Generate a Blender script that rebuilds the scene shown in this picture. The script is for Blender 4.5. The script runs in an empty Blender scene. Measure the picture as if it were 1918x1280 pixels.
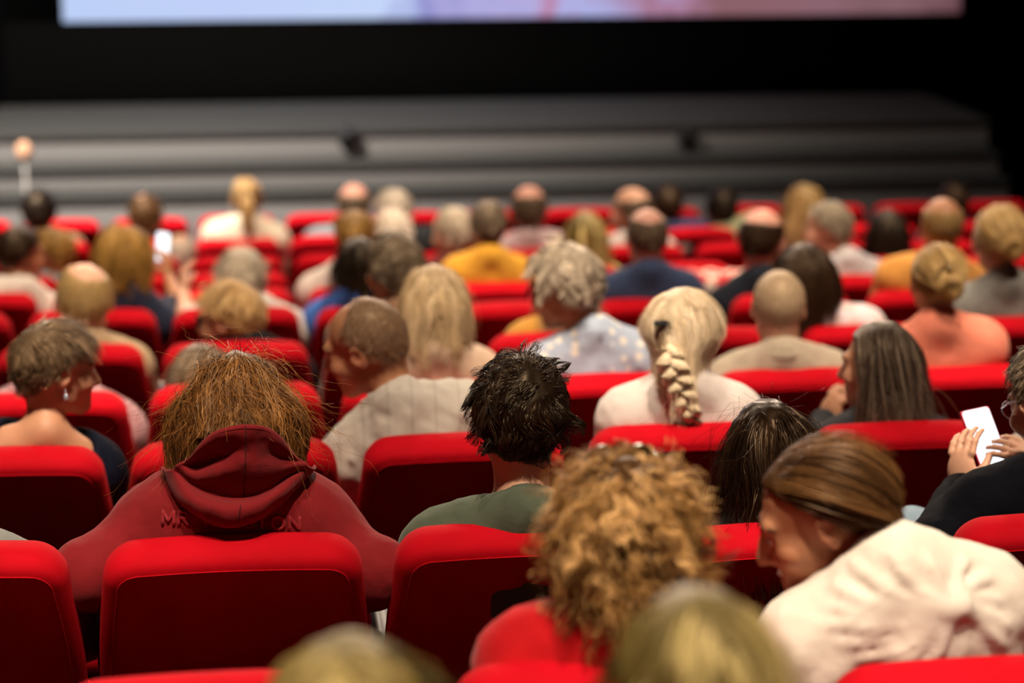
import bpy, math, random
import numpy as np
from mathutils import Vector, Matrix, Euler

rng = np.random.RandomState(7)
random.seed(7)
SC = bpy.context.scene
COL = SC.collection
F32 = np.float32

# ------------------------------------------------------------------ camera
FPX, PIT, YAW = 4221.0, math.radians(12.975), math.radians(6.903)
SEAT_W = 0.58
X0 = -0.3275
Y0, SP = 4.237, 1.1886
ROWS = 'HGFEDCBAZYXW'
ZT_REL = [.345, .173, 0, -.139, -.295, -.426, -.56, -.725, -.881, -1.014, -1.122, -1.196]
BACK_H = 0.97
ZT = {n: z + 1.196 + BACK_H for n, z in zip(ROWS, ZT_REL)}
YR = {n: Y0 + SP * (i - 2) for i, n in enumerate(ROWS)}
CAMZ = 1.3656 + 1.196 + BACK_H
cam = bpy.data.cameras.new('camera')
camo = bpy.data.objects.new('camera', cam)
COL.objects.link(camo)
camo.location = (0, 0, CAMZ)
camo.rotation_euler = (math.pi / 2 - PIT, 0, -YAW)
cam.sensor_width = 36
cam.lens = FPX / 1918 * 36
cam.clip_end = 100
cam.dof.use_dof = True
cam.dof.focus_distance = 4.55
cam.dof.aperture_fstop = 2.0
SC.camera = camo
SC.view_settings.view_transform = 'Standard'
SC.view_settings.look = 'None'
SC.view_settings.gamma = 1
SC.view_settings.use_curve_mapping = False
SC.view_settings.exposure = 0.0

def PX(px, py, Y):
    """world point on the vertical plane at distance Y that the photo shows at (px, py)"""
    r, u = (px - 959) / FPX, (640 - py) / FPX
    fw = math.cos(PIT) + math.sin(PIT) * u
    up = -math.sin(PIT) + math.cos(PIT) * u
    x = math.cos(YAW) * r + math.sin(YAW) * fw
    y = -math.sin(YAW) * r + math.cos(YAW) * fw
    t = Y / y
    return np.array([x * t, Y, CAMZ + up * t])

# ------------------------------------------------------------------ world and lamps
w = bpy.data.worlds.new('world')
SC.world = w
w.use_nodes = True
w.node_tree.nodes['Background'].inputs[0].default_value = (0.9, 0.75, 0.65, 1)
w.node_tree.nodes['Background'].inputs[1].default_value = 0.007

def spot(loc, target, power, color, cone, radius=0.12, blend=0.6):
    l = bpy.data.lights.new('ceiling_or_fill_spot', 'SPOT')
    l.energy = power
    l.color = color
    l.spot_size = math.radians(cone)
    l.spot_blend = blend
    l.shadow_soft_size = radius
    o = bpy.data.objects.new('ceiling_or_fill_spot', l)
    COL.objects.link(o)
    o.location = loc
    d = Vector(target) - Vector(loc)
    o.rotation_euler = d.to_track_quat('-Z', 'Y').to_euler()
    return o

WARM = (1.0, 0.80, 0.60)
# downlights in rows over the audience, tilted towards the screen so that they light heads and backs from above and behind
for ly in (0.1, 1.8, 3.5, 5.2, 6.9, 8.6, 10.3, 12.0):
    for lx in (-2.5, -1.1, 0.3, 1.7, 3.1, 4.5):
        spot((lx, ly, 7.7), (lx, ly + 7.7 * math.tan(math.radians(20)), 0), 1450, WARM, 27, 0.10, 0.75)
# added fill: unseen spots above the stage that brighten the audience's faces
for lx in (-2.4, 1.4, 5.2):
    spot((lx, 16.6, 7.4), (lx * .6 + .4, 6.5, 1.4), 1700, (1.0, .78, .58), 75, 0.3, 1.0)
# stage wash from the left
spot((-3.2, 12.6, 7.2), (-1.4, 17.2, 0.6), 7600, (1, .90, .80), 70, 0.2, 1.0)
spot((1.6, 12.8, 7.2), (2.0, 17.2, 0.6), 420, (1, .88, .76), 60, 0.2, 1.0)  # added fill, with the next spot, to lift the centre and right steps
spot((4.6, 12.8, 7.2), (4.6, 17.2, 0.6), 330, (1, .88, .76), 60, 0.2, 1.0)

# ------------------------------------------------------------------ materials
MATS = {}
def new_mat(name):
    m = bpy.data.materials.new(name)
    m.use_nodes = True
    nt = m.node_tree
    return m, nt, nt.nodes['Principled BSDF']

def link(nt, a, ai, b, bi):
    nt.links.new(a.outputs[ai], b.inputs[bi])

def add_bump(nt, bs, scale, strength, dist, kind='NOISE', coord='Object', stretch=None):
    tc = nt.nodes.new('ShaderNodeTexCoord')
    src = tc
    out = coord
    if stretch:
        mp = nt.nodes.new('ShaderNodeMapping')
        mp.inputs['Scale'].default_value = stretch
        link(nt, tc, coord, mp, 0)
        src, out = mp, 0
    if kind == 'NOISE':
        n = nt.nodes.new('ShaderNodeTexNoise')
        n.inputs['Scale'].default_value = scale
        n.inputs['Detail'].default_value = 4
    else:
        n = nt.nodes.new('ShaderNodeTexWave')
        n.inputs['Scale'].default_value = scale
    link(nt, src, out, n, 'Vector')
    b = nt.nodes.new('ShaderNodeBump')
    b.inputs['Strength'].default_value = strength
    b.inputs['Distance'].default_value = dist
    link(nt, n, 'Fac' if kind == 'WAVE' else 0, b, 'Height')
    link(nt, b, 0, bs, 'Normal')

def plain(name, color, rough=0.7, metal=0.0, spec=0.4, emit=None, bump=None):
    if name in MATS:
        return MATS[name]
    m, nt, bs = new_mat(name)
    bs.inputs['Base Color'].default_value = (*color, 1)
    bs.inputs['Roughness'].default_value = rough
    bs.inputs['Metallic'].default_value = metal
    bs.inputs['Specular IOR Level'].default_value = spec
    if emit:
        bs.inputs['Emission Color'].default_value = (*color, 1)
        bs.inputs['Emission Strength'].default_value = emit
    if bump:
        add_bump(nt, bs, *bump)
    MATS[name] = m
    return m

def velvet():
    m, nt, bs = new_mat('red_velvet')
    tc = nt.nodes.new('ShaderNodeTexCoord')
    n = nt.nodes.new('ShaderNodeTexNoise')
    n.inputs['Scale'].default_value = 9
    n.inputs['Detail'].default_value = 6
    link(nt, tc, 'Object', n, 'Vector')
    r = nt.nodes.new('ShaderNodeValToRGB')
    r.color_ramp.elements[0].position = .3
    r.color_ramp.elements[1].position = .75
    r.color_ramp.elements[0].color = (.41, .0005, .006, 1)
    r.color_ramp.elements[1].color = (.51, .0010, .010, 1)
    link(nt, n, 0, r, 0)
    link(nt, r, 0, bs, 'Base Color')
    bs.inputs['Roughness'].default_value = .85
    bs.inputs['Specular IOR Level'].default_value = .12
    bs.inputs['Sheen Weight'].default_value = .12
    bs.inputs['Sheen Roughness'].default_value = .5
    bs.inputs['Sheen Tint'].default_value = (1, .06, .08, 1)
    n2 = nt.nodes.new('ShaderNodeTexNoise')
    n2.inputs['Scale'].default_value = 420
    n2.inputs['Detail'].default_value = 2
    link(nt, tc, 'Object', n2, 'Vector')
    b = nt.nodes.new('ShaderNodeBump')
    b.inputs['Strength'].default_value = .25
    b.inputs['Distance'].default_value = .002
    link(nt, n2, 0, b, 'Height')
    link(nt, b, 0, bs, 'Normal')
    return m

def cloth(color, kind='plain', color2=None, rough=.85, weave=500):
    key = ('cloth', tuple(color), kind, tuple(color2 or ()))
    if key in MATS:
        return MATS[key]
    m, nt, bs = new_mat('fabric')
    tc = nt.nodes.new('ShaderNodeTexCoord')
    bs.inputs['Roughness'].default_value = rough
    bs.inputs['Specular IOR Level'].default_value = .15
    bs.inputs['Sheen Weight'].default_value = .08 if max(color) > .05 else 0.0
    if max(color) < .02: bs.inputs['Specular IOR Level'].default_value = .06
    c1 = (*color, 1)
    c2 = (*(color2 or [c * .8 for c in color]), 1)
    mix = nt.nodes.new('ShaderNodeMix')
    mix.data_type = 'RGBA'
    mix.inputs['A'].default_value = c1
    mix.inputs['B'].default_value = c2
    if kind == 'plain':
        n = nt.nodes.new('ShaderNodeTexNoise')
        n.inputs['Scale'].default_value = 14
        n.inputs['Detail'].default_value = 5
        link(nt, tc, 'Object', n, 'Vector')
        mr = nt.nodes.new('ShaderNodeMapRange')
        mr.inputs[1].default_value = .4
        mr.inputs[2].default_value = .75
        link(nt, n, 0, mr, 0)
        link(nt, mr, 0, mix, 'Factor')
    elif kind in ('plaid', 'stripe', 'hstripe', 'linen'):
        sx = nt.nodes.new('ShaderNodeSeparateXYZ')
        link(nt, tc, 'Object', sx, 0)
        def band(out, freq, duty):
            a = nt.nodes.new('ShaderNodeMath'); a.operation = 'MULTIPLY'
            a.inputs[1].default_value = freq
            link(nt, sx, out, a, 0)
            b = nt.nodes.new('ShaderNodeMath'); b.operation = 'FRACT'
            link(nt, a, 0, b, 0)
            c = nt.nodes.new('ShaderNodeMath'); c.operation = 'LESS_THAN'
            c.inputs[1].default_value = duty
            link(nt, b, 0, c, 0)
            return c
        if kind == 'plaid':
            a, b = band(0, 55, .35), band(2, 55, .35)
            s = nt.nodes.new('ShaderNodeMath'); s.operation = 'ADD'
            link(nt, a, 0, s, 0); link(nt, b, 0, s, 1)
            h = nt.nodes.new('ShaderNodeMath'); h.operation = 'MULTIPLY'
            h.inputs[1].default_value = .5
            link(nt, s, 0, h, 0)
            link(nt, h, 0, mix, 'Factor')
        elif kind == 'stripe':
            link(nt, band(0, 45, .3), 0, mix, 'Factor')
        elif kind == 'linen':
            link(nt, band(0, 16, .12), 0, mix, 'Factor')
        else:
            link(nt, band(2, 60, .35), 0, mix, 'Factor')
    elif kind == 'dots':
        v = nt.nodes.new('ShaderNodeTexVoronoi')
        v.inputs['Scale'].default_value = 24
        v.inputs['Randomness'].default_value = .7
        link(nt, tc, 'Object', v, 'Vector')
        c = nt.nodes.new('ShaderNodeMath'); c.operation = 'LESS_THAN'
        c.inputs[1].default_value = .33
        link(nt, v, 'Distance', c, 0)
        link(nt, c, 0, mix, 'Factor')
    elif kind == 'blotch':
        v = nt.nodes.new('ShaderNodeTexNoise')
        v.inputs['Scale'].default_value = 16
        v.inputs['Detail'].default_value = 1
        link(nt, tc, 'Object', v, 'Vector')
        c = nt.nodes.new('ShaderNodeMapRange')
        c.inputs[1].default_value = .48
        c.inputs[2].default_value = .54
        link(nt, v, 0, c, 0)
        link(nt, c, 0, mix, 'Factor')
    link(nt, mix, 'Result', bs, 'Base Color')
    n2 = nt.nodes.new('ShaderNodeTexNoise')
    n2.inputs['Scale'].default_value = weave
    n2.inputs['Detail'].default_value = 2
    link(nt, tc, 'Object', n2, 'Vector')
    n3 = nt.nodes.new('ShaderNodeTexNoise')
    n3.inputs['Scale'].default_value = 22
    n3.inputs['Detail'].default_value = 3
    n3.inputs['Distortion'].default_value = 1.0
    link(nt, tc, 'Object', n3, 'Vector')
    b = nt.nodes.new('ShaderNodeBump')
    b.inputs['Strength'].default_value = .22
    b.inputs['Distance'].default_value = .002
    link(nt, n2, 0, b, 'Height')
    b2 = nt.nodes.new('ShaderNodeBump')
    b2.inputs['Strength'].default_value = .35
    b2.inputs['Distance'].default_value = .006
    link(nt, n3, 0, b2, 'Height')
    link(nt, b, 0, b2, 'Normal')
    link(nt, b2, 0, bs, 'Normal')
    MATS[key] = m
    return m

def attr_mat(name, rough, spec=.4, sss=0.0, aniso=0.0, bump=None):
    if name in MATS:
        return MATS[name]
    m, nt, bs = new_mat(name)
    a = nt.nodes.new('ShaderNodeAttribute')
    a.attribute_name = 'Col'
    link(nt, a, 'Color', bs, 'Base Color')
    bs.inputs['Roughness'].default_value = rough
    bs.inputs['Specular IOR Level'].default_value = spec
    if sss:
        bs.inputs['Subsurface Weight'].default_value = sss
        bs.inputs['Subsurface Radius'].default_value = (.012, .005, .003)
        bs.inputs['Subsurface Scale'].default_value = 1
    if bump:
        add_bump(nt, bs, *bump)
    MATS[name] = m
    return m

VELVET = velvet()
BLACK = plain('black_plastic', (.008, .008, .009), .45)
DARKMETAL = plain('dark_metal', (.02, .02, .022), .4, .6)
SKIN = attr_mat('skin', .48, .35, .0, 0, (90, .12, .002))
HAIR = attr_mat('hair', .45, .32)
for _m in (HAIR,): _m.node_tree.nodes['Principled BSDF'].inputs['Specular Tint'].default_value = (1, .78, .55, 1)
HAIR_SHINY = attr_mat('hair_glossy', .38, .28)

HAIR_SHINY.node_tree.nodes['Principled BSDF'].inputs['Specular Tint'].default_value = (1, .70, .45, 1)

# ------------------------------------------------------------------ mesh helpers
def mesh_np(name, V, Q, mat, parent=None, smooth=True, colors=None, T=None, loc=None):
    """V (n,3) verts, Q (m,4) quads, T (k,3) triangles"""
    me = bpy.data.meshes.new(name)
    V = np.asarray(V, F32)
    nq = 0 if Q is None else len(Q)
    nt = 0 if T is None else len(T)
    me.vertices.add(len(V))
    me.vertices.foreach_set('co', V.ravel())
    loops = []
    if nq: loops.append(np.asarray(Q, np.int32).ravel())
    if nt: loops.append(np.asarray(T, np.int32).ravel())
    loops = np.concatenate(loops)
    me.loops.add(len(loops))
    me.loops.foreach_set('vertex_index', loops)
    me.polygons.add(nq + nt)
    starts = np.concatenate([np.arange(nq) * 4, nq * 4 + np.arange(nt) * 3]).astype(np.int32)
    me.polygons.foreach_set('loop_start', starts)
    if smooth:
        me.polygons.foreach_set('use_smooth', np.ones(nq + nt, bool))
    me.update(calc_edges=True)
    if colors is not None:
        ca = me.color_attributes.new('Col', 'FLOAT_COLOR', 'POINT')
        c4 = np.ones((len(V), 4), F32)
        c4[:, :3] = colors
        ca.data.foreach_set('color', c4.ravel())
    if mat: me.materials.append(mat)
    return mesh_obj(name, me, parent, loc)

def mesh_obj(name, me, parent=None, loc=None):
    o = bpy.data.objects.new(name, me)
    COL.objects.link(o)
    if parent: o.parent = parent
    if loc is not None: o.location = loc
    return o

def empty(name, loc, label, cat, group=None):
    o = bpy.data.objects.new(name, None)
    COL.objects.link(o)
    o.location = loc
    o.empty_display_size = .05
    tag(o, label, cat, group)
    return o

def tag(o, label=None, cat=None, group=None, kind=None):
    if label: o['label'] = label
    if cat: o['category'] = cat
    if group: o['group'] = group
    if kind: o['kind'] = kind
    return o

class MB:
    """collects quads and triangles into one mesh"""
    def __init__(self): self.V, self.Q, self.T, self.n = [], [], [], 0
    def add(self, V, Q=None, T=None):
        self.V.append(np.asarray(V, float))
        if Q is not None and len(Q): self.Q.append(np.asarray(Q) + self.n)
        if T is not None and len(T): self.T.append(np.asarray(T) + self.n)
        self.n += len(V)
    def box(self, lo, hi, bev=0.0):
        lo, hi = np.array(lo, float), np.array(hi, float)
        if bev <= 0:
            V = [(x, y, z) for x in (lo[0], hi[0]) for y in (lo[1], hi[1]) for z in (lo[2], hi[2])]
            Q = [(0, 1, 3, 2), (4, 6, 7, 5), (0, 4, 5, 1), (2, 3, 7, 6), (0, 2, 6, 4), (1, 5, 7, 3)]
            self.add(V, Q); return
        # rounded box from a subdivided cube
        n = 7
        c, h = (lo + hi) / 2, (hi - lo) / 2
        bev = min(bev, h.min() * .999)
        g = np.linspace(-1, 1, n)
        def warp(t, hh):
            k = np.array([-1, -1 + .3 * bev / hh, -1 + bev / hh, 0, 1 - bev / hh, 1 - .3 * bev / hh, 1])
            return np.interp(t, g, k) * hh
        Vs, Qs, off = [], [], 0
        for ax in range(3):
            for s in (-1, 1):
                a, b = [i for i in range(3) if i != ax]
                A, B = np.meshgrid(warp(g, h[a]), warp(g, h[b]), indexing='ij')
                P = np.zeros((n * n, 3))
                P[:, a], P[:, b], P[:, ax] = A.ravel(), B.ravel(), s * h[ax]
                inner = np.clip(P, -(h - bev), h - bev)
                d = P - inner
                L = np.linalg.norm(d, axis=1, keepdims=True)
                P = inner + d / np.maximum(L, 1e-9) * np.minimum(bev, np.maximum(L, 1e-9))
                idx = np.arange(n * n).reshape(n, n)
                q = np.stack([idx[:-1, :-1], idx[1:, :-1], idx[1:, 1:], idx[:-1, 1:]], -1).reshape(-1, 4)
                flip = (s < 0) ^ (ax == 1)
                if flip: q = q[:, ::-1]
                Vs.append(P + c); Qs.append(q + off); off += n * n
        self.add(np.concatenate(Vs), np.concatenate(Qs))
    def tube(self, pts, rad, n=8, closed=False, caps=True):
        pts = np.asarray(pts, float)
        m = len(pts)
        rad = np.broadcast_to(np.asarray(rad, float), (m,))
        tan = np.gradient(pts, axis=0)
        if closed:
            tan = np.roll(pts, -1, 0) - np.roll(pts, 1, 0)
        tan /= np.linalg.norm(tan, axis=1, keepdims=True) + 1e-12
        a = np.array([0, 0, 1.0]) if abs(tan[0][2]) < .9 else np.array([1.0, 0, 0])
        V = []
        prev = np.cross(tan[0], a)
        for i in range(m):
            s = prev - tan[i] * np.dot(prev, tan[i])
            s /= np.linalg.norm(s) + 1e-12
            prev = s
            b = np.cross(tan[i], s)
            for k in range(n):
                t = 2 * math.pi * k / n
                V.append(pts[i] + rad[i] * (math.cos(t) * s + math.sin(t) * b))
        Q = []
        for i in range(m if closed else m - 1):
            j = (i + 1) % m
            for k in range(n):
                k2 = (k + 1) % n
                Q.append((i * n + k, i * n + k2, j * n + k2, j * n + k))
        T = []
        if caps and not closed:
            V.append(pts[0]); V.append(pts[-1])
            c0, c1 = m * n, m * n + 1
            for k in range(n):
                k2 = (k + 1) % n
                T.append((c0, k2, k)); T.append((c1, (m - 1) * n + k, (m - 1) * n + k2))
        self.add(V, Q, T)
    def sphere(self, c, r, n=12):
        r = np.broadcast_to(np.asarray(r, float), (3,))
        V, Q = [], []
        for i in range(n + 1):
            th = math.pi * i / n
            for j in range(2 * n):
                ph = math.pi * j / n
                V.append((c[0] + r[0] * math.sin(th) * math.cos(ph), c[1] + r[1] * math.sin(th) * math.sin(ph), c[2] + r[2] * math.cos(th)))
        for i in range(n):
            for j in range(2 * n):
                j2 = (j + 1) % (2 * n)
                Q.append((i * 2 * n + j, (i + 1) * 2 * n + j, (i + 1) * 2 * n + j2, i * 2 * n + j2))
        self.add(V, Q)
    def grid(self, P):
        """P (n,m,3) surface"""
        n, m = P.shape[:2]
        idx = np.arange(n * m).reshape(n, m)
        q = np.stack([idx[:-1, :-1], idx[1:, :-1], idx[1:, 1:], idx[:-1, 1:]], -1).reshape(-1, 4)
        self.add(P.reshape(-1, 3), q)
    def build(self, name, mat, parent=None, smooth=True, loc=None, M=None):
        V = np.concatenate(self.V)
        if M is not None: V = V @ M[0].T + M[1]
        return mesh_np(name, V, np.concatenate(self.Q) if self.Q else None, mat, parent, smooth,
                       None, np.concatenate(self.T) if self.T else None, loc)

# ------------------------------------------------------------------ implicit surfaces (bodies, garments, hair masses)
def axis_fine(lo, hi, coarse, fines):
    """monotone axis with spacing `coarse` outside and given spacing inside intervals [(a,b,step)]"""
    xs = [lo]
    while xs[-1] < hi:
        x = xs[-1]
        st = coarse
        for a, b, s in fines:
            if a - coarse <= x <= b: st = min(st, s)
        xs.append(x + st)
    return np.array(xs, F32)

class SDF:
    def __init__(self, xs, ys, zs):
        self.a = (xs, ys, zs)
        self.D = np.full((len(xs), len(ys), len(zs)), 1.0, F32)
    def _block(self, lo, hi):
        s = []
        for ax in range(3):
            i = max(0, np.searchsorted(self.a[ax], lo[ax]) - 1)
            j = min(len(self.a[ax]), np.searchsorted(self.a[ax], hi[ax]) + 1)
            if j <= i: return None
            s.append(slice(i, j))
        return tuple(s)
    def pts(self, b):
        return (self.a[0][b[0]][:, None, None], self.a[1][b[1]][None, :, None], self.a[2][b[2]][None, None, :])
    def _mix(self, b, d, k, op):
        D = self.D[b]
        if op == 'add':
            h = np.clip(.5 + .5 * (D - d) / k, 0, 1)
            self.D[b] = D * (1 - h) + d * h - k * h * (1 - h)
        else:
            h = np.clip(.5 - .5 * (D + d) / k, 0, 1)
            self.D[b] = D * (1 - h) - d * h + k * h * (1 - h)
    def ell(self, c, r, R=None, k=.02, op='add', grow=0.0):
        r = np.asarray(r, F32) + F32(grow)
        ext = r.max() + 2.0 * k + .035
        c = np.asarray(c, F32)
        b = self._block(c - ext, c + ext)
        if b is None: return
        X, Y, Z = self.pts(b)
        x, y, z = X - c[0], Y - c[1], Z - c[2]
        if R is not None:
            R = np.asarray(R, F32)
            x, y, z = (R[0, 0] * x + R[1, 0] * y + R[2, 0] * z, R[0, 1] * x + R[1, 1] * y + R[2, 1] * z,
                       R[0, 2] * x + R[1, 2] * y + R[2, 2] * z)
        k0 = np.sqrt((x / r[0]) ** 2 + (y / r[1]) ** 2 + (z / r[2]) ** 2)
        k1 = np.sqrt((x / r[0] ** 2) ** 2 + (y / r[1] ** 2) ** 2 + (z / r[2] ** 2) ** 2) + 1e-6
        self._mix(b, k0 * (k0 - 1) / k1, k, op)
    def cap(self, p, q, r1, r2=None, k=.02, op='add', grow=0.0):
        r2 = r1 if r2 is None else r2
        r1, r2 = r1 + grow, r2 + grow
        p, q = np.asarray(p, F32), np.asarray(q, F32)
        ext = max(r1, r2) + 2.0 * k + .035
        b = self._block(np.minimum(p, q) - ext, np.maximum(p, q) + ext)
        if b is None: return
        X, Y, Z = self.pts(b)
        d = q - p
        L2 = float(d @ d) + 1e-9
        x, y, z = X - p[0], Y - p[1], Z - p[2]
        h = np.clip((x * d[0] + y * d[1] + z * d[2]) / L2, 0, 1)
        dd = np.sqrt((x - h * d[0]) ** 2 + (y - h * d[1]) ** 2 + (z - h * d[2]) ** 2) - (r1 + (r2 - r1) * h)
        self._mix(b, dd, k, op)
    def chain(self, pts, radii, k=.02, op='add', grow=0.0):
        for i in range(len(pts) - 1):
            self.cap(pts[i], pts[i + 1], radii[i], radii[i + 1], k, op, grow)
    def mesh(self):
        D = self.D
        xs, ys, zs = self.a
        s = D < 0
        c = np.zeros(tuple(n - 1 for n in D.shape), np.uint8)
        for i in (0, 1):
            for j in (0, 1):
                for k in (0, 1):
                    c += s[i:i + c.shape[0], j:j + c.shape[1], k:k + c.shape[2]]
        act = (c > 0) & (c < 8)
        idx = np.full(c.shape, -1, np.int32)
        ai, aj, ak = np.nonzero(act)
        idx[ai, aj, ak] = np.arange(len(ai))
        acc = np.zeros((len(ai), 3), F32)
        cnt = np.zeros(len(ai), F32)
        for ax in range(3):
            for u in (0, 1):
                for v in (0, 1):
                    o0 = [0, 0, 0]
                    o0[(ax + 1) % 3] = u
                    o0[(ax + 2) % 3] = v
                    o1 = list(o0)
                    o1[ax] = 1
                    d0 = D[ai + o0[0], aj + o0[1], ak + o0[2]]
                    d1 = D[ai + o1[0], aj + o1[1], ak + o1[2]]
                    cr = (d0 < 0) != (d1 < 0)
                    t = np.where(cr, d0 / np.where(cr, d0 - d1, 1), 0)
                    P = np.stack([xs[ai + o0[0]] * (1 - t) + xs[ai + o1[0]] * t, ys[aj + o0[1]] * (1 - t) + ys[aj + o1[1]] * t,
                                  zs[ak + o0[2]] * (1 - t) + zs[ak + o1[2]] * t], 1)
                    acc += P * cr[:, None]
                    cnt += cr
        V = acc / cnt[:, None]
        Q = []
        nx, ny, nz = D.shape
        # x edges
        e = s[:-1, 1:-1, 1:-1] != s[1:, 1:-1, 1:-1]
        i, j, k = np.nonzero(e)
        fl = s[:-1, 1:-1, 1:-1][i, j, k]
        q = np.stack([idx[i, j, k], idx[i, j + 1, k], idx[i, j + 1, k + 1], idx[i, j, k + 1]], 1)
        Q.append(np.where(fl[:, None], q, q[:, ::-1]))
        e = s[1:-1, :-1, 1:-1] != s[1:-1, 1:, 1:-1]
        i, j, k = np.nonzero(e)
        fl = s[1:-1, :-1, 1:-1][i, j, k]
        q = np.stack([idx[i, j, k], idx[i + 1, j, k], idx[i + 1, j, k + 1], idx[i, j, k + 1]], 1)
        Q.append(np.where(fl[:, None], q[:, ::-1], q))
        e = s[1:-1, 1:-1, :-1] != s[1:-1, 1:-1, 1:]
        i, j, k = np.nonzero(e)
        fl = s[1:-1, 1:-1, :-1][i, j, k]
        q = np.stack([idx[i, j, k], idx[i + 1, j, k], idx[i + 1, j + 1, k], idx[i, j + 1, k]], 1)
        Q.append(np.where(fl[:, None], q, q[:, ::-1]))
        return V, np.concatenate(Q)

_tab = rng.rand(64, 64, 64).astype(F32)
def vnoise(x, y, z, f, seed=0):
    x, y, z = x * f + seed * 7.31, y * f + seed * 3.77, z * f + seed * 5.13
    x, y, z = np.broadcast_arrays(x, y, z)
    i, j, k = np.floor(x).astype(int), np.floor(y).astype(int), np.floor(z).astype(int)
    u, v, w_ = x - i, y - j, z - k
    u, v, w_ = u * u * (3 - 2 * u), v * v * (3 - 2 * v), w_ * w_ * (3 - 2 * w_)
    i0, j0, k0, i1, j1, k1 = i & 63, j & 63, k & 63, (i + 1) & 63, (j + 1) & 63, (k + 1) & 63
    a = _tab[i0, j0, k0] * (1 - u) + _tab[i1, j0, k0] * u
    b = _tab[i0, j1, k0] * (1 - u) + _tab[i1, j1, k0] * u
    c = _tab[i0, j0, k1] * (1 - u) + _tab[i1, j0, k1] * u
    d = _tab[i0, j1, k1] * (1 - u) + _tab[i1, j1, k1] * u
    return (a * (1 - v) + b * v) * (1 - w_) + (c * (1 - v) + d * v) * w_ - F32(.5)

def rot(yaw=0, pitch=0, roll=0):
    """yaw left +, pitch: nose down +, roll: lean right +  (degrees)"""
    m = (Matrix.Rotation(math.radians(yaw), 3, 'Z') @ Matrix.Rotation(math.radians(roll), 3, 'Y')
         @ Matrix.Rotation(math.radians(-pitch), 3, 'X'))
    return np.array(m, float)

def unit(v):
    v = np.asarray(v, float)
    return v / (np.linalg.norm(v) + 1e-12)

# ------------------------------------------------------------------ the setting
CARPET = plain('dark_carpet', (.012, .010, .010), .95, 0, .1, None, (260, .4, .004))
WALLM = plain('black_wall_cloth', (.0025, .0025, .003), .95, 0, .05)
FLOORZ = {n: ZT[n] - BACK_H for n in ROWS}
XL, XR = -5.2, 8.2
YB, YF = 1.0, 20.6
STAGE_Y = 17.1

mb = MB()
zs = []
order = list(ROWS)
prev = YB - .3
for n in order:                      # stepped floor, highest row at the back
    y1 = YR[n] + 1.02
    mb.box((XL, prev, -.4), (XR, y1, FLOORZ[n]))
    prev = y1
mb.box((XL, prev, -.4), (XR, YF, -0.001))
f = mb.build('floor', CARPET, None, False)
tag(f, 'dark carpeted floor stepping down towards the stage', None, None, 'structure')

mb = MB(); mb.box((XL - .2, YB - 2.5, -.4), (XL, YF, 8.2)); tag(mb.build('wall_left', WALLM, None, False), 'black side wall left of the seats', kind='structure')
mb = MB(); mb.box((XR, YB - .5, -.4), (XR + .2, YF, 8.2)); tag(mb.build('wall_right', WALLM, None, False), 'black side wall right of the seats', kind='structure')
mb = MB(); mb.box((XL - .2, YF, -.4), (XR + .2, YF + .2, 8.2)); tag(mb.build('wall_front', WALLM, None, False), 'black wall behind the screen', kind='structure')
mb = MB(); mb.box((XL - .2, YB - .5, 8.2), (XR + .2, YF + .2, 8.4)); tag(mb.build('ceiling', WALLM, None, False), 'black ceiling above the auditorium', kind='structure')

# stage: stepped grey front under a deep stage floor
sl, sr = PX(-60, 300, STAGE_Y)[0], PX(1893, 300, STAGE_Y)[0]
RISER = plain('grey_riser_panel', (.20, .195, .19), .6, 0, .3, None, (60, .15, .003))
TREAD = plain('dark_tread_carpet', (.055, .055, .053), .9, 0, .1, None, (240, .3, .003))
def zat(py, Y, px=960): return PX(px, py, Y)[2]
z_edges = [zat(y, STAGE_Y) for y in (404, 356, 300, 240)]
levels = []
yy = STAGE_Y
zz = 0.0
# heights of successive step tops, read at the stage's own distance
tops = [zat(352, STAGE_Y), zat(300, STAGE_Y + .28), zat(236, STAGE_Y + .56)]
tops = [max(.12, t) for t in tops]
print('stage tops', tops, 'bottom y', zat(404, STAGE_Y))
stage = empty('stage_steps', ((sl + sr) / 2, STAGE_Y, 0), 'broad grey stage steps in front of the black screen wall', 'stage steps')
z0 = 0.0
for i, t in enumerate(tops):
    y = STAGE_Y + .28 * i
    m2 = MB(); m2.box((sl, y, z0 if i == 0 else tops[i - 1] - .002), (sr, y + .03, t - .045), .006)
    o = m2.build('riser', RISER, stage, False); o.matrix_parent_inverse = Matrix.Translation(-stage.location)
    depth = .28 if i < 2 else 1.75
    m2 = MB(); m2.box((sl, y - .035, t - .05), (sr, y + depth + .03, t), .008)
    o = m2.build('tread' if i < 2 else 'stage_floor', TREAD, stage, False)
    o.matrix_parent_inverse = Matrix.Translation(-stage.location)
    z0 = t
STAGE_TOP = tops[-1]
# two small black boxes hung under the stage edge
for px, lab in ((652, 'small black box under the stage edge, left of centre'), (1287, 'small black box under the stage edge, right of centre')):
    c = PX(px, 256, STAGE_Y + .5)
    e = empty('stage_box', (c[0], c[1], c[2]), lab, 'stage box', 'black boxes under the stage edge')
    m2 = MB(); m2.box((-.07, -.06, -.07), (.07, .055, .055), .02); m2.build('housing', BLACK, e)
    m2 = MB(); m2.tube([(0, -.06, 0), (0, -.075, 0)], [.045, .04], 16); m2.build('lens', DARKMETAL, e)
    m2 = MB(); m2.box((-.012, -.02, .05), (.012, .02, .09), .004); m2.build('bracket', DARKMETAL, e)
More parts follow.
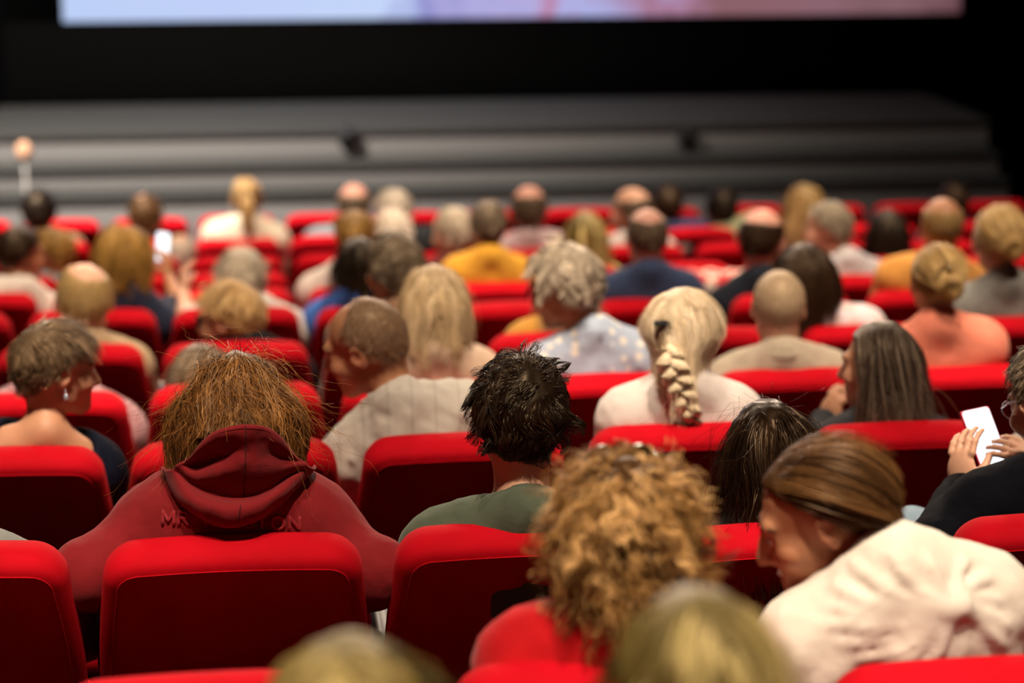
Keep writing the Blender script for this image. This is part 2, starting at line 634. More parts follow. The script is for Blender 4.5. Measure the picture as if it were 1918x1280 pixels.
# pale stand with peach head on the steps, far left
c = PX(45, 283, STAGE_Y - .25)
zfloor = 0.0
e = empty('stage_lamp', (c[0], c[1], zfloor), 'slim pale stand with a rounded peach-coloured shade at the left stage edge', 'lamp')
h = c[2] - zfloor
m2 = MB()
for a in (0.3, 2.4, 4.5):
    m2.tube([(0, 0, h * .45), (.13 * math.cos(a), .13 * math.sin(a), .01)], [.008, .006], 8)
m2.build('tripod_leg', plain('pale_stand', (.55, .53, .5), .5), e)
m2 = MB(); m2.tube([(0, 0, h * .42), (0, 0, h - .05)], .009, 8); m2.build('pole', MATS['pale_stand'], e)
m2 = MB(); m2.sphere((0, 0, h), (.06, .06, .075), 10); m2.build('shade', plain('peach_shade', (.75, .42, .25), .6), e)

# screen: flat picture with black masking
SY = YF - .55
s0, s1 = PX(118, 41, SY), PX(1798, 24, SY)
zb = (s0[2] + s1[2]) / 2
scr = empty('cinema_screen', ((s0[0] + s1[0]) / 2, SY, zb), 'wide lit cinema screen with a blue and pink picture above the stage', 'screen')
m, nt, bs = new_mat('screen_picture')
tc = nt.nodes.new('ShaderNodeTexCoord')
mp = nt.nodes.new('ShaderNodeMapping'); mp.inputs['Scale'].default_value = (1, 1, 1)
link(nt, tc, 'Generated', mp, 0)
sx = nt.nodes.new('ShaderNodeSeparateXYZ'); link(nt, mp, 0, sx, 0)
n = nt.nodes.new('ShaderNodeTexNoise'); n.inputs['Scale'].default_value = 13; n.inputs['Detail'].default_value = 5
mp2 = nt.nodes.new('ShaderNodeMapping'); mp2.inputs['Scale'].default_value = (1.6, 1, .7)
link(nt, tc, 'Generated', mp2, 0); link(nt, mp2, 0, n, 'Vector')
ad = nt.nodes.new('ShaderNodeMath'); ad.operation = 'MULTIPLY_ADD'; ad.inputs[1].default_value = .22; 
link(nt, n, 0, ad, 0)
sb = nt.nodes.new('ShaderNodeMath'); sb.operation = 'SUBTRACT'; sb.inputs[1].default_value = .11
link(nt, sx, 0, sb, 0); link(nt, sb, 0, ad, 2)
r = nt.nodes.new('ShaderNodeValToRGB')
cr = r.color_ramp
cr.elements[0].position = 0; cr.elements[0].color = (.50, .62, .92, 1)
cr.elements[1].position = 1; cr.elements[1].color = (.12, .05, .06, 1)
for p, cc in ((.18, (.52, .62, .93)), (.33, (.55, .67, .95)), (.40, (.28, .28, .62)), (.47, (.45, .42, .75)), (.52, (.50, .22, .38)),
              (.58, (.42, .45, .80)), (.66, (.40, .20, .32)), (.72, (.26, .12, .14)), (.84, (.26, .13, .16)), (.93, (.22, .11, .13))):
    el = cr.elements.new(p); el.color = (*cc, 1)
link(nt, ad, 0, r, 0)
bs.inputs['Base Color'].default_value = (.02, .02, .02, 1)
bs.inputs['Specular IOR Level'].default_value = .1
link(nt, r, 0, bs, 'Emission Color')
bs.inputs['Emission Strength'].default_value = 1.0
SH = 4.2
hw = (s1[0] - s0[0]) / 2
m2 = MB(); m2.box((-hw, 0, 0), (hw, .02, SH)); m2.build('picture', m, scr, False)
MASK = plain('black_masking', (.002, .002, .002), .95, 0, .05)
for nm, lo, hi in (('masking_bottom', (-hw - .5, -.03, -.9), (hw + .5, .05, 0)), ('masking_side', (-hw - .5, -.03, 0), (-hw, .05, SH)),
                   ('masking_side', (hw, -.03, 0), (hw + .5, .05, SH)), ('masking_top', (-hw - .5, -.03, SH), (hw + .5, .05, SH + .3))):
    m2 = MB(); m2.box(lo, hi); m2.build(nm, MASK, scr, False)

# ------------------------------------------------------------------ cinema seats
def seat_outline(inset, n=14):
    """half-profile of the back: wide at the cushion, narrower top with round corners; returns loop (x, z)"""
    top, hb, ht, rc = -inset, .281 - inset, .258 - inset, max(.075 - inset, .02)
    pts = []
    for t in np.linspace(-.60, -.30, 5): pts.append((hb - .004 * (t + .6) / .3, t))
    x1 = ht
    for t in np.linspace(-.27, top - rc, 5): pts.append((hb - .004 + (x1 - hb + .004) * ((t + .30) / (top - rc + .30)) ** 1.5, t))
    for a in np.linspace(0, math.pi / 2, 9)[1:]:
        pts.append((x1 - rc + rc * math.cos(a), top - rc + rc * math.sin(a)))
    for x in np.linspace(x1 - rc, 0, 6)[1:]: pts.append((x, top + .006 * (1 - (x / (x1 - rc)) ** 2)))
    left = [(-x, z) for x, z in pts[:-1]][::-1]
    return np.array(pts + left)

def build_back():
    loops = [(.004, .060), (.004, .036), (.0085, .020), (.020, .008), (.040, .0015), (.062, 0), (.085, .003), (.103, .012), (.113, .028), (.116, .055)]
    rings = []
    for y, ins in loops:
        o = seat_outline(ins)
        wedge = .14 * max(0, 1 - y / .062)          # the back of the cushion runs forward towards the seat
        rings.append(np.column_stack([o[:, 0], y + wedge * np.minimum(-o[:, 1], .5) * (1 if y < .062 else 0), o[:, 1]]))
    P = np.array(rings)
    mb = MB()
    n, m = P.shape[:2]
    V = P.reshape(-1, 3)
    Q = []
    for i in range(n - 1):
        for j in range(m):
            j2 = (j + 1) % m
            Q.append((i * m + j, (i + 1) * m + j, (i + 1) * m + j2, i * m + j2))
    T = []
    V = np.vstack([V, [[0, .004 + .14 * .28, -.28], [0, .104, -.3]]])
    for j in range(m):
        j2 = (j + 1) % m
        T.append((n * m, j, j2)); T.append((n * m + 1, (n - 1) * m + j2, (n - 1) * m + j))
    mb.add(V, Q, T)
    me = mb.build('backrest', VELVET).data
    o = seat_outline(.030)
    k = np.column_stack([o[:, 0], .0035 + .13 * np.minimum(-o[:, 1], .5), o[:, 1]])
    mb2 = MB(); mb2.tube(k, .0016, 5); pm = mb2.build('piping', VELVET).data
    return me, pm

back_me, pipe_me = build_back()
m2 = MB(); m2.box((-.236, -.25, -.15), (.265, .25, 0), .045); cush_me = m2.build('seat_cushion', VELVET).data
m2 = MB(); m2.box((-.028, -.2, -.05), (.028, .2, 0), .018); arm_me = m2.build('armrest', BLACK).data
m2 = MB(); m2.box((-.02, -.11, 0), (.02, .11, .60), .01); m2.box((-.05, -.17, 0), (.05, .17, .02), .008); leg_me = m2.build('side_leg', DARKMETAL).data
for o in list(COL.objects):
    if o.parent is None and o.name in ('backrest', 'piping', 'seat_cushion', 'armrest', 'side_leg'):
        bpy.data.objects.remove(o)
RECL = math.radians(21)
CUSH_H = .45
def seat_x(col): return X0 + (col + .5) * SEAT_W
SEATS = {}
# backs that stand a little lower or higher than their row
SEAT_DZ = {('F', 0): -.014, ('F', 2): -.028, ('F', 3): -.033, ('G', -1): -.017, ('G', 0): -.017, ('G', 1): -.018, ('G', 2): -.047, ('E', 3): -.014, ('E', 4): -.014, ('F', -1): -.006}
def make_seat(row, col):
    e = bpy.data.objects.new('theatre_chair', None); COL.objects.link(e)
    e.empty_display_size = .05
    e.location = (seat_x(col), YR[row] + .4, FLOORZ[row])
    rr = random.Random(hash((ROWS.index(row), col)) & 0xffff)
    b = mesh_obj('backrest', back_me, e, (0, -.4, BACK_H - .036 + SEAT_DZ.get((row, col), rr.uniform(-.008, .006))))
    b.rotation_euler = (RECL + math.radians(rr.uniform(-1.5, 1.5)), 0, 0)
    mesh_obj('piping', pipe_me, b)
    mesh_obj('seat_cushion', cush_me, e, (0, .03, CUSH_H))
    mesh_obj('armrest', arm_me, e, (-.264, .03, .66)).scale = (.8, 1, 1)
    mesh_obj('side_leg', leg_me, e, (-.264, .03, 0))
    e['category'] = 'theatre chair'
    e['group'] = 'red velvet cinema seats in rows'
    SEATS[(row, col)] = e
    return e
def proj(p):
    x, y, z = p[0], p[1], p[2] - CAMZ
    r = x * math.cos(YAW) - y * math.sin(YAW); fw = x * math.sin(YAW) + y * math.cos(YAW)
    d = fw * math.cos(PIT) - z * math.sin(PIT); u = fw * math.sin(PIT) + z * math.cos(PIT)
    return 959 + FPX * r / d, 640 - FPX * u / d
for row in ROWS:
    for col in range(-5, 12):
        pl = proj((seat_x(col) - .27, YR[row], ZT[row]))
        pr = proj((seat_x(col) + .27, YR[row], ZT[row]))
        if row == 'H':
            continue
        if pr[0] > 2 and pl[0] < 1914:
            make_seat(row, col)
make_seat('H', 0); make_seat('H', 1)

# ------------------------------------------------------------------ hair
SC_C, SC_R = np.array([0, -.012, .020]), np.array([.0805, .1015, .100])     # scalp ellipsoid in the head frame
def hairline(phi, style):
    """lowest hair height (unit direction z) for azimuth phi measured from the back of the head"""
    if style == 'full':
        return np.interp(phi, [0, .8, 1.25, 1.6, 2.0, 2.5, 3.15], [-.80, -.74, -.35, .02, .38, .62, .68])
    if style == 'recede':
        return np.interp(phi, [0, .8, 1.25, 1.6, 1.9, 2.2, 3.15], [-.80, -.72, -.25, .10, .55, .90, .97])
    return np.interp(phi, [0, .8, 1.25, 1.6, 2.0, 2.5, 3.15], [-.80, -.74, -.35, .02, .38, .62, .68])

def hair_roots(n, style='full', bald=None, rs=None):
    out = []
    tot = 0
    while tot < n:
        d = rs.normal(size=(n * 3, 3)); d /= np.linalg.norm(d, axis=1, keepdims=True)
        phi = np.abs(np.arctan2(d[:, 0], -d[:, 1]))
        ok = d[:, 2] > hairline(phi, style)
        if bald is not None:
            bd, ba = bald
            ok &= (d @ unit(bd)) < math.cos(math.radians(ba))
        out.append(d[ok]); tot += ok.sum()
    return np.concatenate(out)[:n]

def grow(d, length, K, crown=(0, -.55, .83), up=np.array([0, 0, 1.]), grav=.5, flow=1.0, lift=0.0, off=(.004, .016), inertia=1.2,
         noise=0.0, rs=None, part=None, hug=1.0, blockers=(), comb=None, coh=0.0, cohf=28):
    """strands as (n,K,3) in the head frame; `up` is world up seen from the head"""
    n = len(d)
    g = -np.asarray(up)
    crown = unit(crown)
    p = SC_C + d * SC_R * 1.0
    nrm = d / SC_R; nrm /= np.linalg.norm(nrm, axis=1, keepdims=True)
    offs = rs.uniform(off[0], off[1], n)
    L = length if np.ndim(length) else np.full(n, length)
    step = (L / (K - 1))[:, None]
    pts = [p]
    prev = None
    nz = rs.normal(size=(n, 3)) * noise
    for k in range(1, K):
        q = (p - SC_C) / SC_R
        qn = q / np.linalg.norm(q, axis=1, keepdims=True)
        nrm = qn / SC_R; nrm /= np.linalg.norm(nrm, axis=1, keepdims=True)
        if part is not None:
            base = np.stack([np.sign(qn[:, 0] - part + 1e-6) * .9 * np.clip(qn[:, 2], 0, 1) ** 1.5, -.40 * np.clip(qn[:, 2], 0, 1), -.55 + 0 * qn[:, 0]], 1)
        elif comb is not None:
            base = np.broadcast_to(np.asarray(comb, float) - p, p.shape).copy()
            base /= np.linalg.norm(base, axis=1, keepdims=True)
        else:
            base = qn - crown * (qn @ crown)[:, None] * 1.0 - crown * .6
        t = base - nrm * np.sum(base * nrm, 1, keepdims=True)
        t /= np.linalg.norm(t, axis=1, keepdims=True) + 1e-6
        w_ = max(0.0, 1 - k / (K * hug)) if hug < 5 else 1.0
        low = np.clip((qn @ np.asarray(up)) * 1.6 + .85, 0.0, 1)[:, None] if comb is None else 1.0
        v = t * flow * (.3 + .7 * w_) * low + g * grav * (.25 + .75 * k / K) + nrm * lift * (1 - k / K) + nz
        if coh:
            v = v + coh * 2 * np.stack([vnoise(p[:, 0], p[:, 1], p[:, 2], cohf, 11 + a) for a in range(3)], 1)
        if prev is not None: v = v + prev * inertia
        v /= np.linalg.norm(v, axis=1, keepdims=True) + 1e-9
        prev = v
        p = p + v * step
        q = (p - SC_C) / SC_R
        Lq = np.linalg.norm(q, axis=1)
        lim = 1 + offs / .09 * min(1, k / 2.0)
        push = np.where(Lq < lim, lim / Lq, 1.0)
        p = SC_C + (p - SC_C) * push[:, None]
        for bc, br in blockers:
            q = (p - bc) / br
            Lq = np.linalg.norm(q, axis=1) + 1e-9
            lim2 = 1 + offs * 4
            push = np.where(Lq < lim2, lim2 / Lq, 1.0)
            p = bc + (p - bc) * push[:, None]
        pts.append(p)
    return np.stack(pts, 1)

def clump(P, m, amount, rs, power=1.0):
    n, K = P.shape[:2]
    gi = rs.choice(n, min(m, n), replace=False)
    root = P[:, min(2, K - 1)]
    best = np.zeros(n, int)
    for a in range(0, n, 2000):
        dd = ((root[a:a + 2000, None] - root[gi][None]) ** 2).sum(-1)
        best[a:a + 2000] = gi[dd.argmin(1)]
    f = (np.linspace(0, 1, K) ** power * amount)[None, :, None]
    return P * (1 - f) + P[best] * f, best

def curl(P, amp, waves, rs, ramp=.5, ids=None):
    n, K = P.shape[:2]
    T = np.gradient(P, axis=1)
    T /= np.linalg.norm(T, axis=2, keepdims=True) + 1e-9
    out = P - SC_C
    out /= np.linalg.norm(out, axis=2, keepdims=True) + 1e-9
    A = np.cross(T, out); A /= np.linalg.norm(A, axis=2, keepdims=True) + 1e-6
    B = np.cross(A, T)
    if ids is None:
        ph = rs.uniform(0, 6.28, n); am = rs.uniform(.6, 1.3, n); wv = rs.uniform(.8, 1.2, n) * waves
    else:
        t1, t2, t3 = rs.uniform(0, 6.28, n), rs.uniform(.6, 1.3, n), rs.uniform(.8, 1.2, n) * waves
        ph, am, wv = t1[ids], t2[ids], t3[ids]
        ph = ph + rs.normal(size=n) * .25
    s = np.linspace(0, 1, K)[None]
    r = np.minimum(1, s / ramp) * amp * am[:, None]
    a = ph[:, None] + s * wv[:, None] * 6.283
    return P + A * (r * np.cos(a))[..., None] + B * (r * np.sin(a))[..., None]

def ribbons(P, width, cols, rs, tip=.35, wvar=.4, out_c=None, ids=None):
    """flat strands: P (n,K,3) -> verts, quads, colours"""
    n, K = P.shape[:2]
    T = np.gradient(P, axis=1)
    out = P - (SC_C if out_c is None else out_c)
    S = np.cross(T, out)
    S /= np.linalg.norm(S, axis=2, keepdims=True) + 1e-9
    tw = rs.normal(size=(n, 1, 1)) * .5
    on = out / (np.linalg.norm(out, axis=2, keepdims=True) + 1e-9)
    S = S + on * tw
    S /= np.linalg.norm(S, axis=2, keepdims=True) + 1e-9
    wd = width * (1 + rs.uniform(-wvar, wvar, (n, 1))) * (1 - (1 - tip) * np.linspace(0, 1, K)[None] ** 1.5)
    a, b = P + S * wd[..., None] * .5, P - S * wd[..., None] * .5
    V = np.stack([a, b], 2).reshape(-1, 3)
    base = (np.arange(n) * K * 2)[:, None] + np.arange(K - 1)[None] * 2
    Q = np.stack([base, base + 1, base + 3, base + 2], -1).reshape(-1, 4)
    cols = np.asarray(cols, float)
    if ids is None: f = rs.rand(n)
    else: f = np.clip(rs.rand(n)[ids] * .75 + rs.rand(n) * .35 - .05, 0, 1)
    f = f * (len(cols) - 1)
    i0 = np.minimum(f.astype(int), len(cols) - 2)
    w_ = (f - i0)[:, None]
    c = (cols[i0] * (1 - w_) + cols[i0 + 1] * w_) * rs.uniform(.8, 1.2, (n, 1))
    C = np.repeat(c, K * 2, 0)
    return V, Q, C

def ribbons_keep(S, keep, width, cols, rs, ids):
    """ribbons for the kept strands only, tone still shared within a lock"""
    tone = rs.rand(len(S))
    f = np.clip(tone[ids] * .75 + rs.rand(len(S)) * .35 - .05, 0, 1)[keep]
    order = np.arange(keep.sum())
    V, Q, C_ = ribbons(S[keep], width, cols, rs)
    cols = np.asarray(cols, float)
    f = f * (len(cols) - 1)
    i0 = np.minimum(f.astype(int), len(cols) - 2)
    w_ = (f - i0)[:, None]
    c = (cols[i0] * (1 - w_) + cols[i0 + 1] * w_) * rs.uniform(.8, 1.2, (len(f), 1))
    return V, Q, np.repeat(c, S.shape[1] * 2, 0)

def cap_mesh(style, thick, res, top=0.0, extra=None, bald=None, namp=.004, nfreq=45, seed=1, cut=None, ear_cut=True):
    """solid hair mass over the scalp in the head frame"""
    a = axis_fine(-.17, .17, res, []); b = axis_fine(-.22, .17, res, []); c = axis_fine(-.36 if extra else -.14, .20, res, [])
    s = SDF(a, b, c)
    s.ell(SC_C, SC_R + thick, k=.01)
    if top: s.ell(SC_C + [0, -.01, top * .6], SC_R * [.9, .9, 1] + thick * .9, k=.02)
    blk = (slice(None),) * 3
    X, Y, Z = s.pts(blk)
    dx, dy, dz = (X - SC_C[0]) / SC_R[0], (Y - SC_C[1]) / SC_R[1], (Z - SC_C[2]) / SC_R[2]
    Ln = np.sqrt(dx ** 2 + dy ** 2 + dz ** 2) + 1e-6
    phi = np.abs(np.arctan2(dx, -dy)) + 0 * dz
    hcut = (hairline(phi, style) - dz / Ln) * .085
    s.D = np.maximum(s.D, hcut.astype(F32))
    if bald is not None:
        bd = unit(bald[0]); ba = math.radians(bald[1])
        cosv = np.clip((dx * bd[0] + dy * bd[1] + dz * bd[2]) / Ln, -1, 1)
        s.D = np.maximum(s.D, ((ba - np.arccos(cosv)) * .09).astype(F32))
    if extra: extra(s)
    s.D = s.D + F32(namp) * 2 * vnoise(X, Y, Z, nfreq, seed) + F32(namp) * vnoise(X, Y, Z, nfreq * 2.2, seed + 3)
    if cut is not None:
        s.D = np.maximum(s.D, cut(X, Y, Z).astype(F32))
    return s.mesh()

HAIRC = {   # three tones of one head of hair
    'black': [(.006, .004, .004), (.010, .007, .005), (.016, .010, .007)],
    'darkbrown': [(.012, .006, .003), (.022, .011, .006), (.040, .020, .010)],
    'espresso': [(.005, .0025, .0015), (.011, .0055, .003), (.032, .016, .008)],
    'brown': [(.028, .013, .006), (.075, .036, .014), (.20, .105, .04)],
    'auburn': [(.026, .010, .0035), (.10, .040, .010), (.36, .175, .05)],
    'goldbrown': [(.12, .062, .015), (.28, .16, .038), (.50, .31, .09)],
    'blond': [(.34, .21, .08), (.48, .33, .15), (.62, .47, .26)],
    'darkblond': [(.24, .15, .055), (.42, .29, .12), (.60, .46, .23)],
    'ashblond': [(.32, .235, .13), (.52, .41, .25), (.70, .60, .43)],
    'palebuzz': [(.42, .31, .20), (.54, .43, .30), (.66, .56, .43)],
    'thinbrown': [(.20, .12, .07), (.29, .19, .12), (.42, .31, .22)],
    'taupe': [(.045, .028, .016), (.13, .085, .05), (.34, .25, .16)],
    'strawberry': [(.07, .032, .010), (.36, .20, .065), (.86, .58, .27)],
    'platinum': [(.58, .48, .32), (.76, .68, .52), (.88, .83, .70)],
    'white': [(.55, .52, .46), (.68, .65, .59), (.80, .77, .72)],
    'grey': [(.14, .12, .09), (.30, .27, .215), (.54, .50, .42)],
    'silver': [(.28, .25, .20), (.48, .44, .37), (.72, .67, .58)],
    'salt': [(.035, .025, .017), (.11, .085, .06), (.34, .29, .225)],
    'olive': [(.035, .025, .008), (.22, .17, .05), (.80, .70, .33)],
    'ashbob': [(.020, .013, .010), (.065, .046, .036), (.33, .27, .22)],
}

for _k, _v in HAIRC.items(): HAIRC[_k] = [(r * 1.06, g * .97, b * .88) for r, g, b in _v]

class HairBuild:
    def __init__(self): self.V, self.Q, self.C, self.n = [], [], [], 0
    def add(self, V, Q, C):
        self.V.append(V); self.Q.append(np.asarray(Q) + self.n); self.C.append(np.broadcast_to(C, (len(V), 3))); self.n += len(V)
    def finish(self, Hc, HR, sc, parent, mat, name='hair'):
        V = np.concatenate(self.V) * sc
        V = V @ HR.T + Hc
        return mesh_np(name, V, np.concatenate(self.Q), mat, parent, True, np.concatenate(self.C))

def keep_above(S, Hc, HR, sc, cull):
    """strands that stay above a collar height near the middle of the back"""
    Wd = (S * sc) @ HR.T + Hc
    low = (Wd[..., 2] < cull[0]) & (np.abs(Wd[..., 0] - Hc[0]) < cull[1]) & (Wd[..., 1] < Hc[1] - .02)
    return ~low.any(1)

def trim_above(S, Hc, HR, sc, cull):
    """end strands where they would run into the collar"""
    Wd = (S * sc) @ HR.T + Hc
    low = (Wd[..., 2] < cull[0]) & (np.abs(Wd[..., 0] - Hc[0]) < cull[1]) & (Wd[..., 1] < Hc[1] - .02)
    low = np.maximum.accumulate(low, axis=1)
    k = np.clip((~low).sum(1) - 1, 1, S.shape[1] - 1)
    S = S.copy()
    last = S[np.arange(len(S)), k]
    step = (S[:, 1] - S[:, 0]) * 1e-4
    S = np.where(low[..., None], last[:, None] + step[:, None] * np.arange(S.shape[1])[None, :, None], S)
    return S

def make_hair(P, sty, Hc, HR, sc, near, parent, rs, mat=HAIR):
    """P: spec, near: 2 sharp, 1 soft, 0 far"""
    cols = np.array(HAIRC[P.get('hc', 'brown')])
    mid = cols.mean(0) * .45 + cols[0] * .25  # hair mass coloured darker than its strands, as shade in the gaps
    up = HR.T @ np.array([0, 0, 1.0])
    res = {2: .0062, 1: .0085, 0: .012}[near]
    nS = P.get('strands', {2: 6500, 1: 2000, 0: 420}[near])
    wS = {2: .0014, 1: .0028, 0: .0062}[near]
    wS = P.get('sw', wS)
    hb = HairBuild()
    seed = rs.randint(1000)
    neckb = [(np.array([0, -.02, -.12]), np.array([.064, .068, .10]))]
    if sty in ('short', 'crop', 'tousled', 'pixie'):
        th = {'short': .008, 'crop': .004, 'tousled': .018, 'pixie': .013}[sty]
        V, Q = cap_mesh('full', th, res, 0.0, None, None, .0035 if sty != 'crop' else .001, 50, seed)
        hb.add(V, Q, mid)
        d = hair_roots(nS, 'full', None, rs)
        Ln = {'short': .035, 'crop': .012, 'tousled': .070, 'pixie': .07}[sty]
        ln = rs.uniform(.6, 1.2, nS) * Ln
        if sty == 'pixie': ln *= np.interp(d[:, 2], [-.5, .1, .45, .8], [.45, .40, .9, 1.35]) * np.where((np.abs(d[:, 0]) > .55) & (d[:, 2] < .5), .6, 1)
        tz = sty == 'tousled'
        S = grow(d, ln, 10 if tz else 7, up=up, grav=.32 if tz else .25, off=(th * .6, th * (1.35 if tz else 1.5)), noise=.06 if tz else .2, rs=rs, lift=.0 if tz else .05,
                 coh=1.0 if tz else .35, cohf=24 if tz else 30, crown=P.get('crown', (.15, -.6, .78)))
        S, ids = clump(S, nS // (30 if tz else 14), .7 if tz else .5, rs)
        if tz: S = curl(S, .005, .7, rs, .6, ids)
        hb.add(*ribbons(S, wS, cols, rs, ids=ids))
    elif sty in ('fringe', 'buzz', 'thin'):
        th = .006 if sty == 'fringe' else .0025
        bald = {'fringe': ((0, .25, .95), 52), 'buzz': None, 'thin': ((0, -.05, 1), 40)}[sty]
        if 'bald' in P: bald = P['bald']
        V, Q = cap_mesh('recede' if sty != 'buzz' else 'full', th, min(res, .007), 0, None, bald, .0012, 60, seed)
        hb.add(V, Q, mid)
        n2 = nS // 2
        d = hair_roots(n2, 'recede' if sty != 'buzz' else 'full', bald, rs)
        S = grow(d, rs.uniform(.5, 1.2, n2) * (.022 if sty != 'buzz' else .007), 5, up=up, grav=.3, off=(th * .5, th * 1.6), noise=.2, rs=rs)
        hb.add(*ribbons(S, wS, cols, rs))
    elif sty in ('bob', 'long', 'midcurl'):
        ln0 = P.get('hlen', .22 if sty == 'bob' else .33)
        w0 = P.get('hwid', 1.0)
        zc = .10 - ln0
        yface = P.get('yface', .035)
        def extra(s):
            s.ell((0, -.026, -.012), (.088 * w0, .084, .105), k=.03)
            s.cap((0, -.030, -.01), (0, -.044, zc + .025), .074 * w0, .070 * w0, k=.03)
            fl_ = P.get('flare', 0.0)
            for e in (-1, 1):
                s.cap((e * .03 * w0, -.04, -.02), (e * (.03 + fl_) * w0, -.040, zc + .03), .062 * w0, (.055 + fl_ * .3) * w0, k=.03)
        def cut(X, Y, Z):
            bottom = (zc + .006 * np.sin(X * 60)) - Z + 0 * Y
            face = np.minimum(Y - yface - np.clip((Z - .05) * 1.2, 0, .2), .075 - Z) + 0 * X
            return np.maximum(bottom, face)
        tp = P.get('taper')
        def taper(A):
            if not tp: return A
            A = A.copy(); f_ = np.interp(A[..., 2], [zc, zc + .06, .0, .05], [tp * .85, tp, .95, 1.0]); A[..., 0] *= f_
            return A
        V, Q = cap_mesh('full', .007, res, 0, extra, None, .004, 40, seed, cut)
        V = taper(V)
        hb.add(V, Q, mid)
        d = hair_roots(nS, 'full', None, rs)
        phi = np.abs(np.arctan2(d[:, 0], -d[:, 1]))
        ln = ln0 + .10 * np.clip(d[:, 2], -.25, 1) + rs.uniform(-.03, .015, nS)
        ln = np.maximum(ln, .05)
        fl_ = P.get('flare', 0.0)
        bl = [(np.array([0, -.034, -.03]), np.array([.090 * w0, .082, .13])), (np.array([0, -.045, zc + .06]), np.array([(.092 + fl_) * w0, .088, .12]))]
        kw = dict(part=P.get('part')) if P.get('part') is not None else {}
        S = grow(d, ln, 10, crown=(0, -.1, 1), up=up, grav=1.1, off=(.008, .022), noise=.10, rs=rs, blockers=bl, hug=.8, inertia=1.4, coh=P.get('coh', .25), cohf=22, **kw)
        S, ids = clump(S, P.get('locks', nS // (18 if near else 10)), P.get('lockamt', .5), rs)
        if P.get('curl'): S = curl(S, P['curl'], P.get('waves', 2.5), rs, .5, ids)
        if P.get('fly'):
            nf = P['fly']
            df = hair_roots(nf, 'full', None, rs)
            Sf = grow(df, rs.uniform(.10, ln0 + .05, nf), 12, crown=(0, -.1, 1), up=up, grav=.7, off=(.014, .05), noise=.45, rs=rs, blockers=bl, hug=.8, inertia=1.0, coh=.5)
            Sf = curl(Sf, .010, 1.6, rs, .5)
            if P.get('cull'): Sf = Sf[keep_above(Sf, Hc, HR, sc, P['cull'])]
            hb.add(*ribbons(Sf, wS * .55, cols[1:], rs))
        S = taper(S)
        # keep strands off the face
        bad = (S[:, 3:, 1] > yface + .02) & (S[:, 3:, 2] < .05)
        kp_ = ~bad.any(1)
        if P.get('cull'): S = trim_above(S, Hc, HR, sc, P['cull'])
        hb.add(*[q for q in ribbons_keep(S, kp_, wS, cols, rs, ids)])
    elif sty in ('slick', 'bun', 'ponytail', 'updo', 'clip'):
        V, Q = cap_mesh('full', .006, res, 0, None, None, .0012, 60, seed)
        hb.add(V, Q, mid)
        tgt = np.array(P.get('tie', (0, -.115, .02 if sty != 'ponytail' else .055)))
        d = hair_roots(nS, 'full', None, rs)
        rootp = SC_C + d * SC_R
        ln = np.linalg.norm(rootp - tgt, axis=1) * 1.12
        S = grow(d, ln, 9, up=up, grav=.0, off=(.005, .011), noise=.03, rs=rs, comb=tgt, inertia=.4, hug=9)
        S, ids = clump(S, nS // 12, .4, rs)
        hb.add(*ribbons(S, wS, cols, rs, ids=ids))
        if sty != 'slick':
            # twisted bun or tail
            n3 = max(200, nS // 4)
            u = rs.uniform(0, 6.28, n3); K = 12
            s = np.linspace(0, 1, K)
            if sty == 'ponytail':
                Lt = P.get('tail', .22)
                pts = np.zeros((n3, K, 3))
                rr = rs.uniform(.2, 1, n3) ** .5 * .024
                fall = -up
                for k in range(K):
                    t = s[k]
                    c = tgt + np.array([0, -.03, 0]) * min(1, t * 4) + fall * Lt * t ** 1.1
                    fr = .5 + 1.0 * math.sin(math.pi * min(1, t * .8 + .1))
                    pts[:, k] = c + np.stack([np.cos(u) * rr * fr, np.sin(u) * rr * fr * .8, 0 * u], 1)
                hb.add(*ribbons(pts, wS * 1.4, cols, rs, out_c=tgt - np.array([0, 0, .1])))
                m3 = MB(); m3.tube([tgt + fall * Lt * t + np.array([0, -.03 * min(1, 4 * t), 0]) for t in np.linspace(0, .95, 8)],
                                   [.016, .024, .026, .026, .024, .02, .014, .006], 10)
                hb.add(np.concatenate(m3.V), np.concatenate(m3.Q), mid)
            else:
                R0, r0 = P.get('bunr', (.034, .022))
                pts = np.zeros((n3, K, 3))
                a0 = rs.uniform(0, 6.28, n3)
                rr = r0 * rs.uniform(.75, 1.05, n3)
                c = tgt + np.array([0, -.012, 0])
                for k in range(K):
                    a = a0 + s[k] * 2.6
                    b = u + s[k] * 1.6
                    rad = R0 + rr * np.cos(b)
                    pts[:, k] = c + np.stack([np.cos(a) * rad, -.012 - np.sin(b) * rr * 1.1, np.sin(a) * rad], 1)
                hb.add(*ribbons(pts, wS * 1.5, cols, rs, out_c=c))
                m3 = MB(); m3.sphere(c + [0, -.008, 0], (R0 + r0 * .7, r0 * .95, R0 + r0 * .7), 10)
                hb.add(np.concatenate(m3.V), np.concatenate(m3.Q), mid)
    elif sty == 'curly':
        V, Q = cap_mesh('full', P.get('cth', .022), res, .010, None, None, .010, 36, seed)
        hb.add(V, Q, cols[0] * .8)
        n2 = nS
        d = hair_roots(n2, 'full', None, rs)
        L0 = P.get('hlen', .13)
        S = grow(d, rs.uniform(.7, 1.2, n2) * L0, 15, crown=(0, -.2, 1), up=up, grav=.75, off=(.010, P.get('cth', .022) * 1.7), noise=.3, rs=rs, lift=.7, blockers=neckb, hug=.9)
        S, ids = clump(S, n2 // 16, .8, rs, .4)
        S = curl(S, P.get('curl', .012), P.get('waves', 3.0), rs, .25, ids)
        bad = (S[:, 4:, 1] > .075) & (S[:, 4:, 2] < .04)
        hb.add(*[q for q in ribbons_keep(S, ~bad.any(1), wS * 1.1, cols, rs, ids)])
    return hb.finish(Hc, HR, sc, parent, mat)

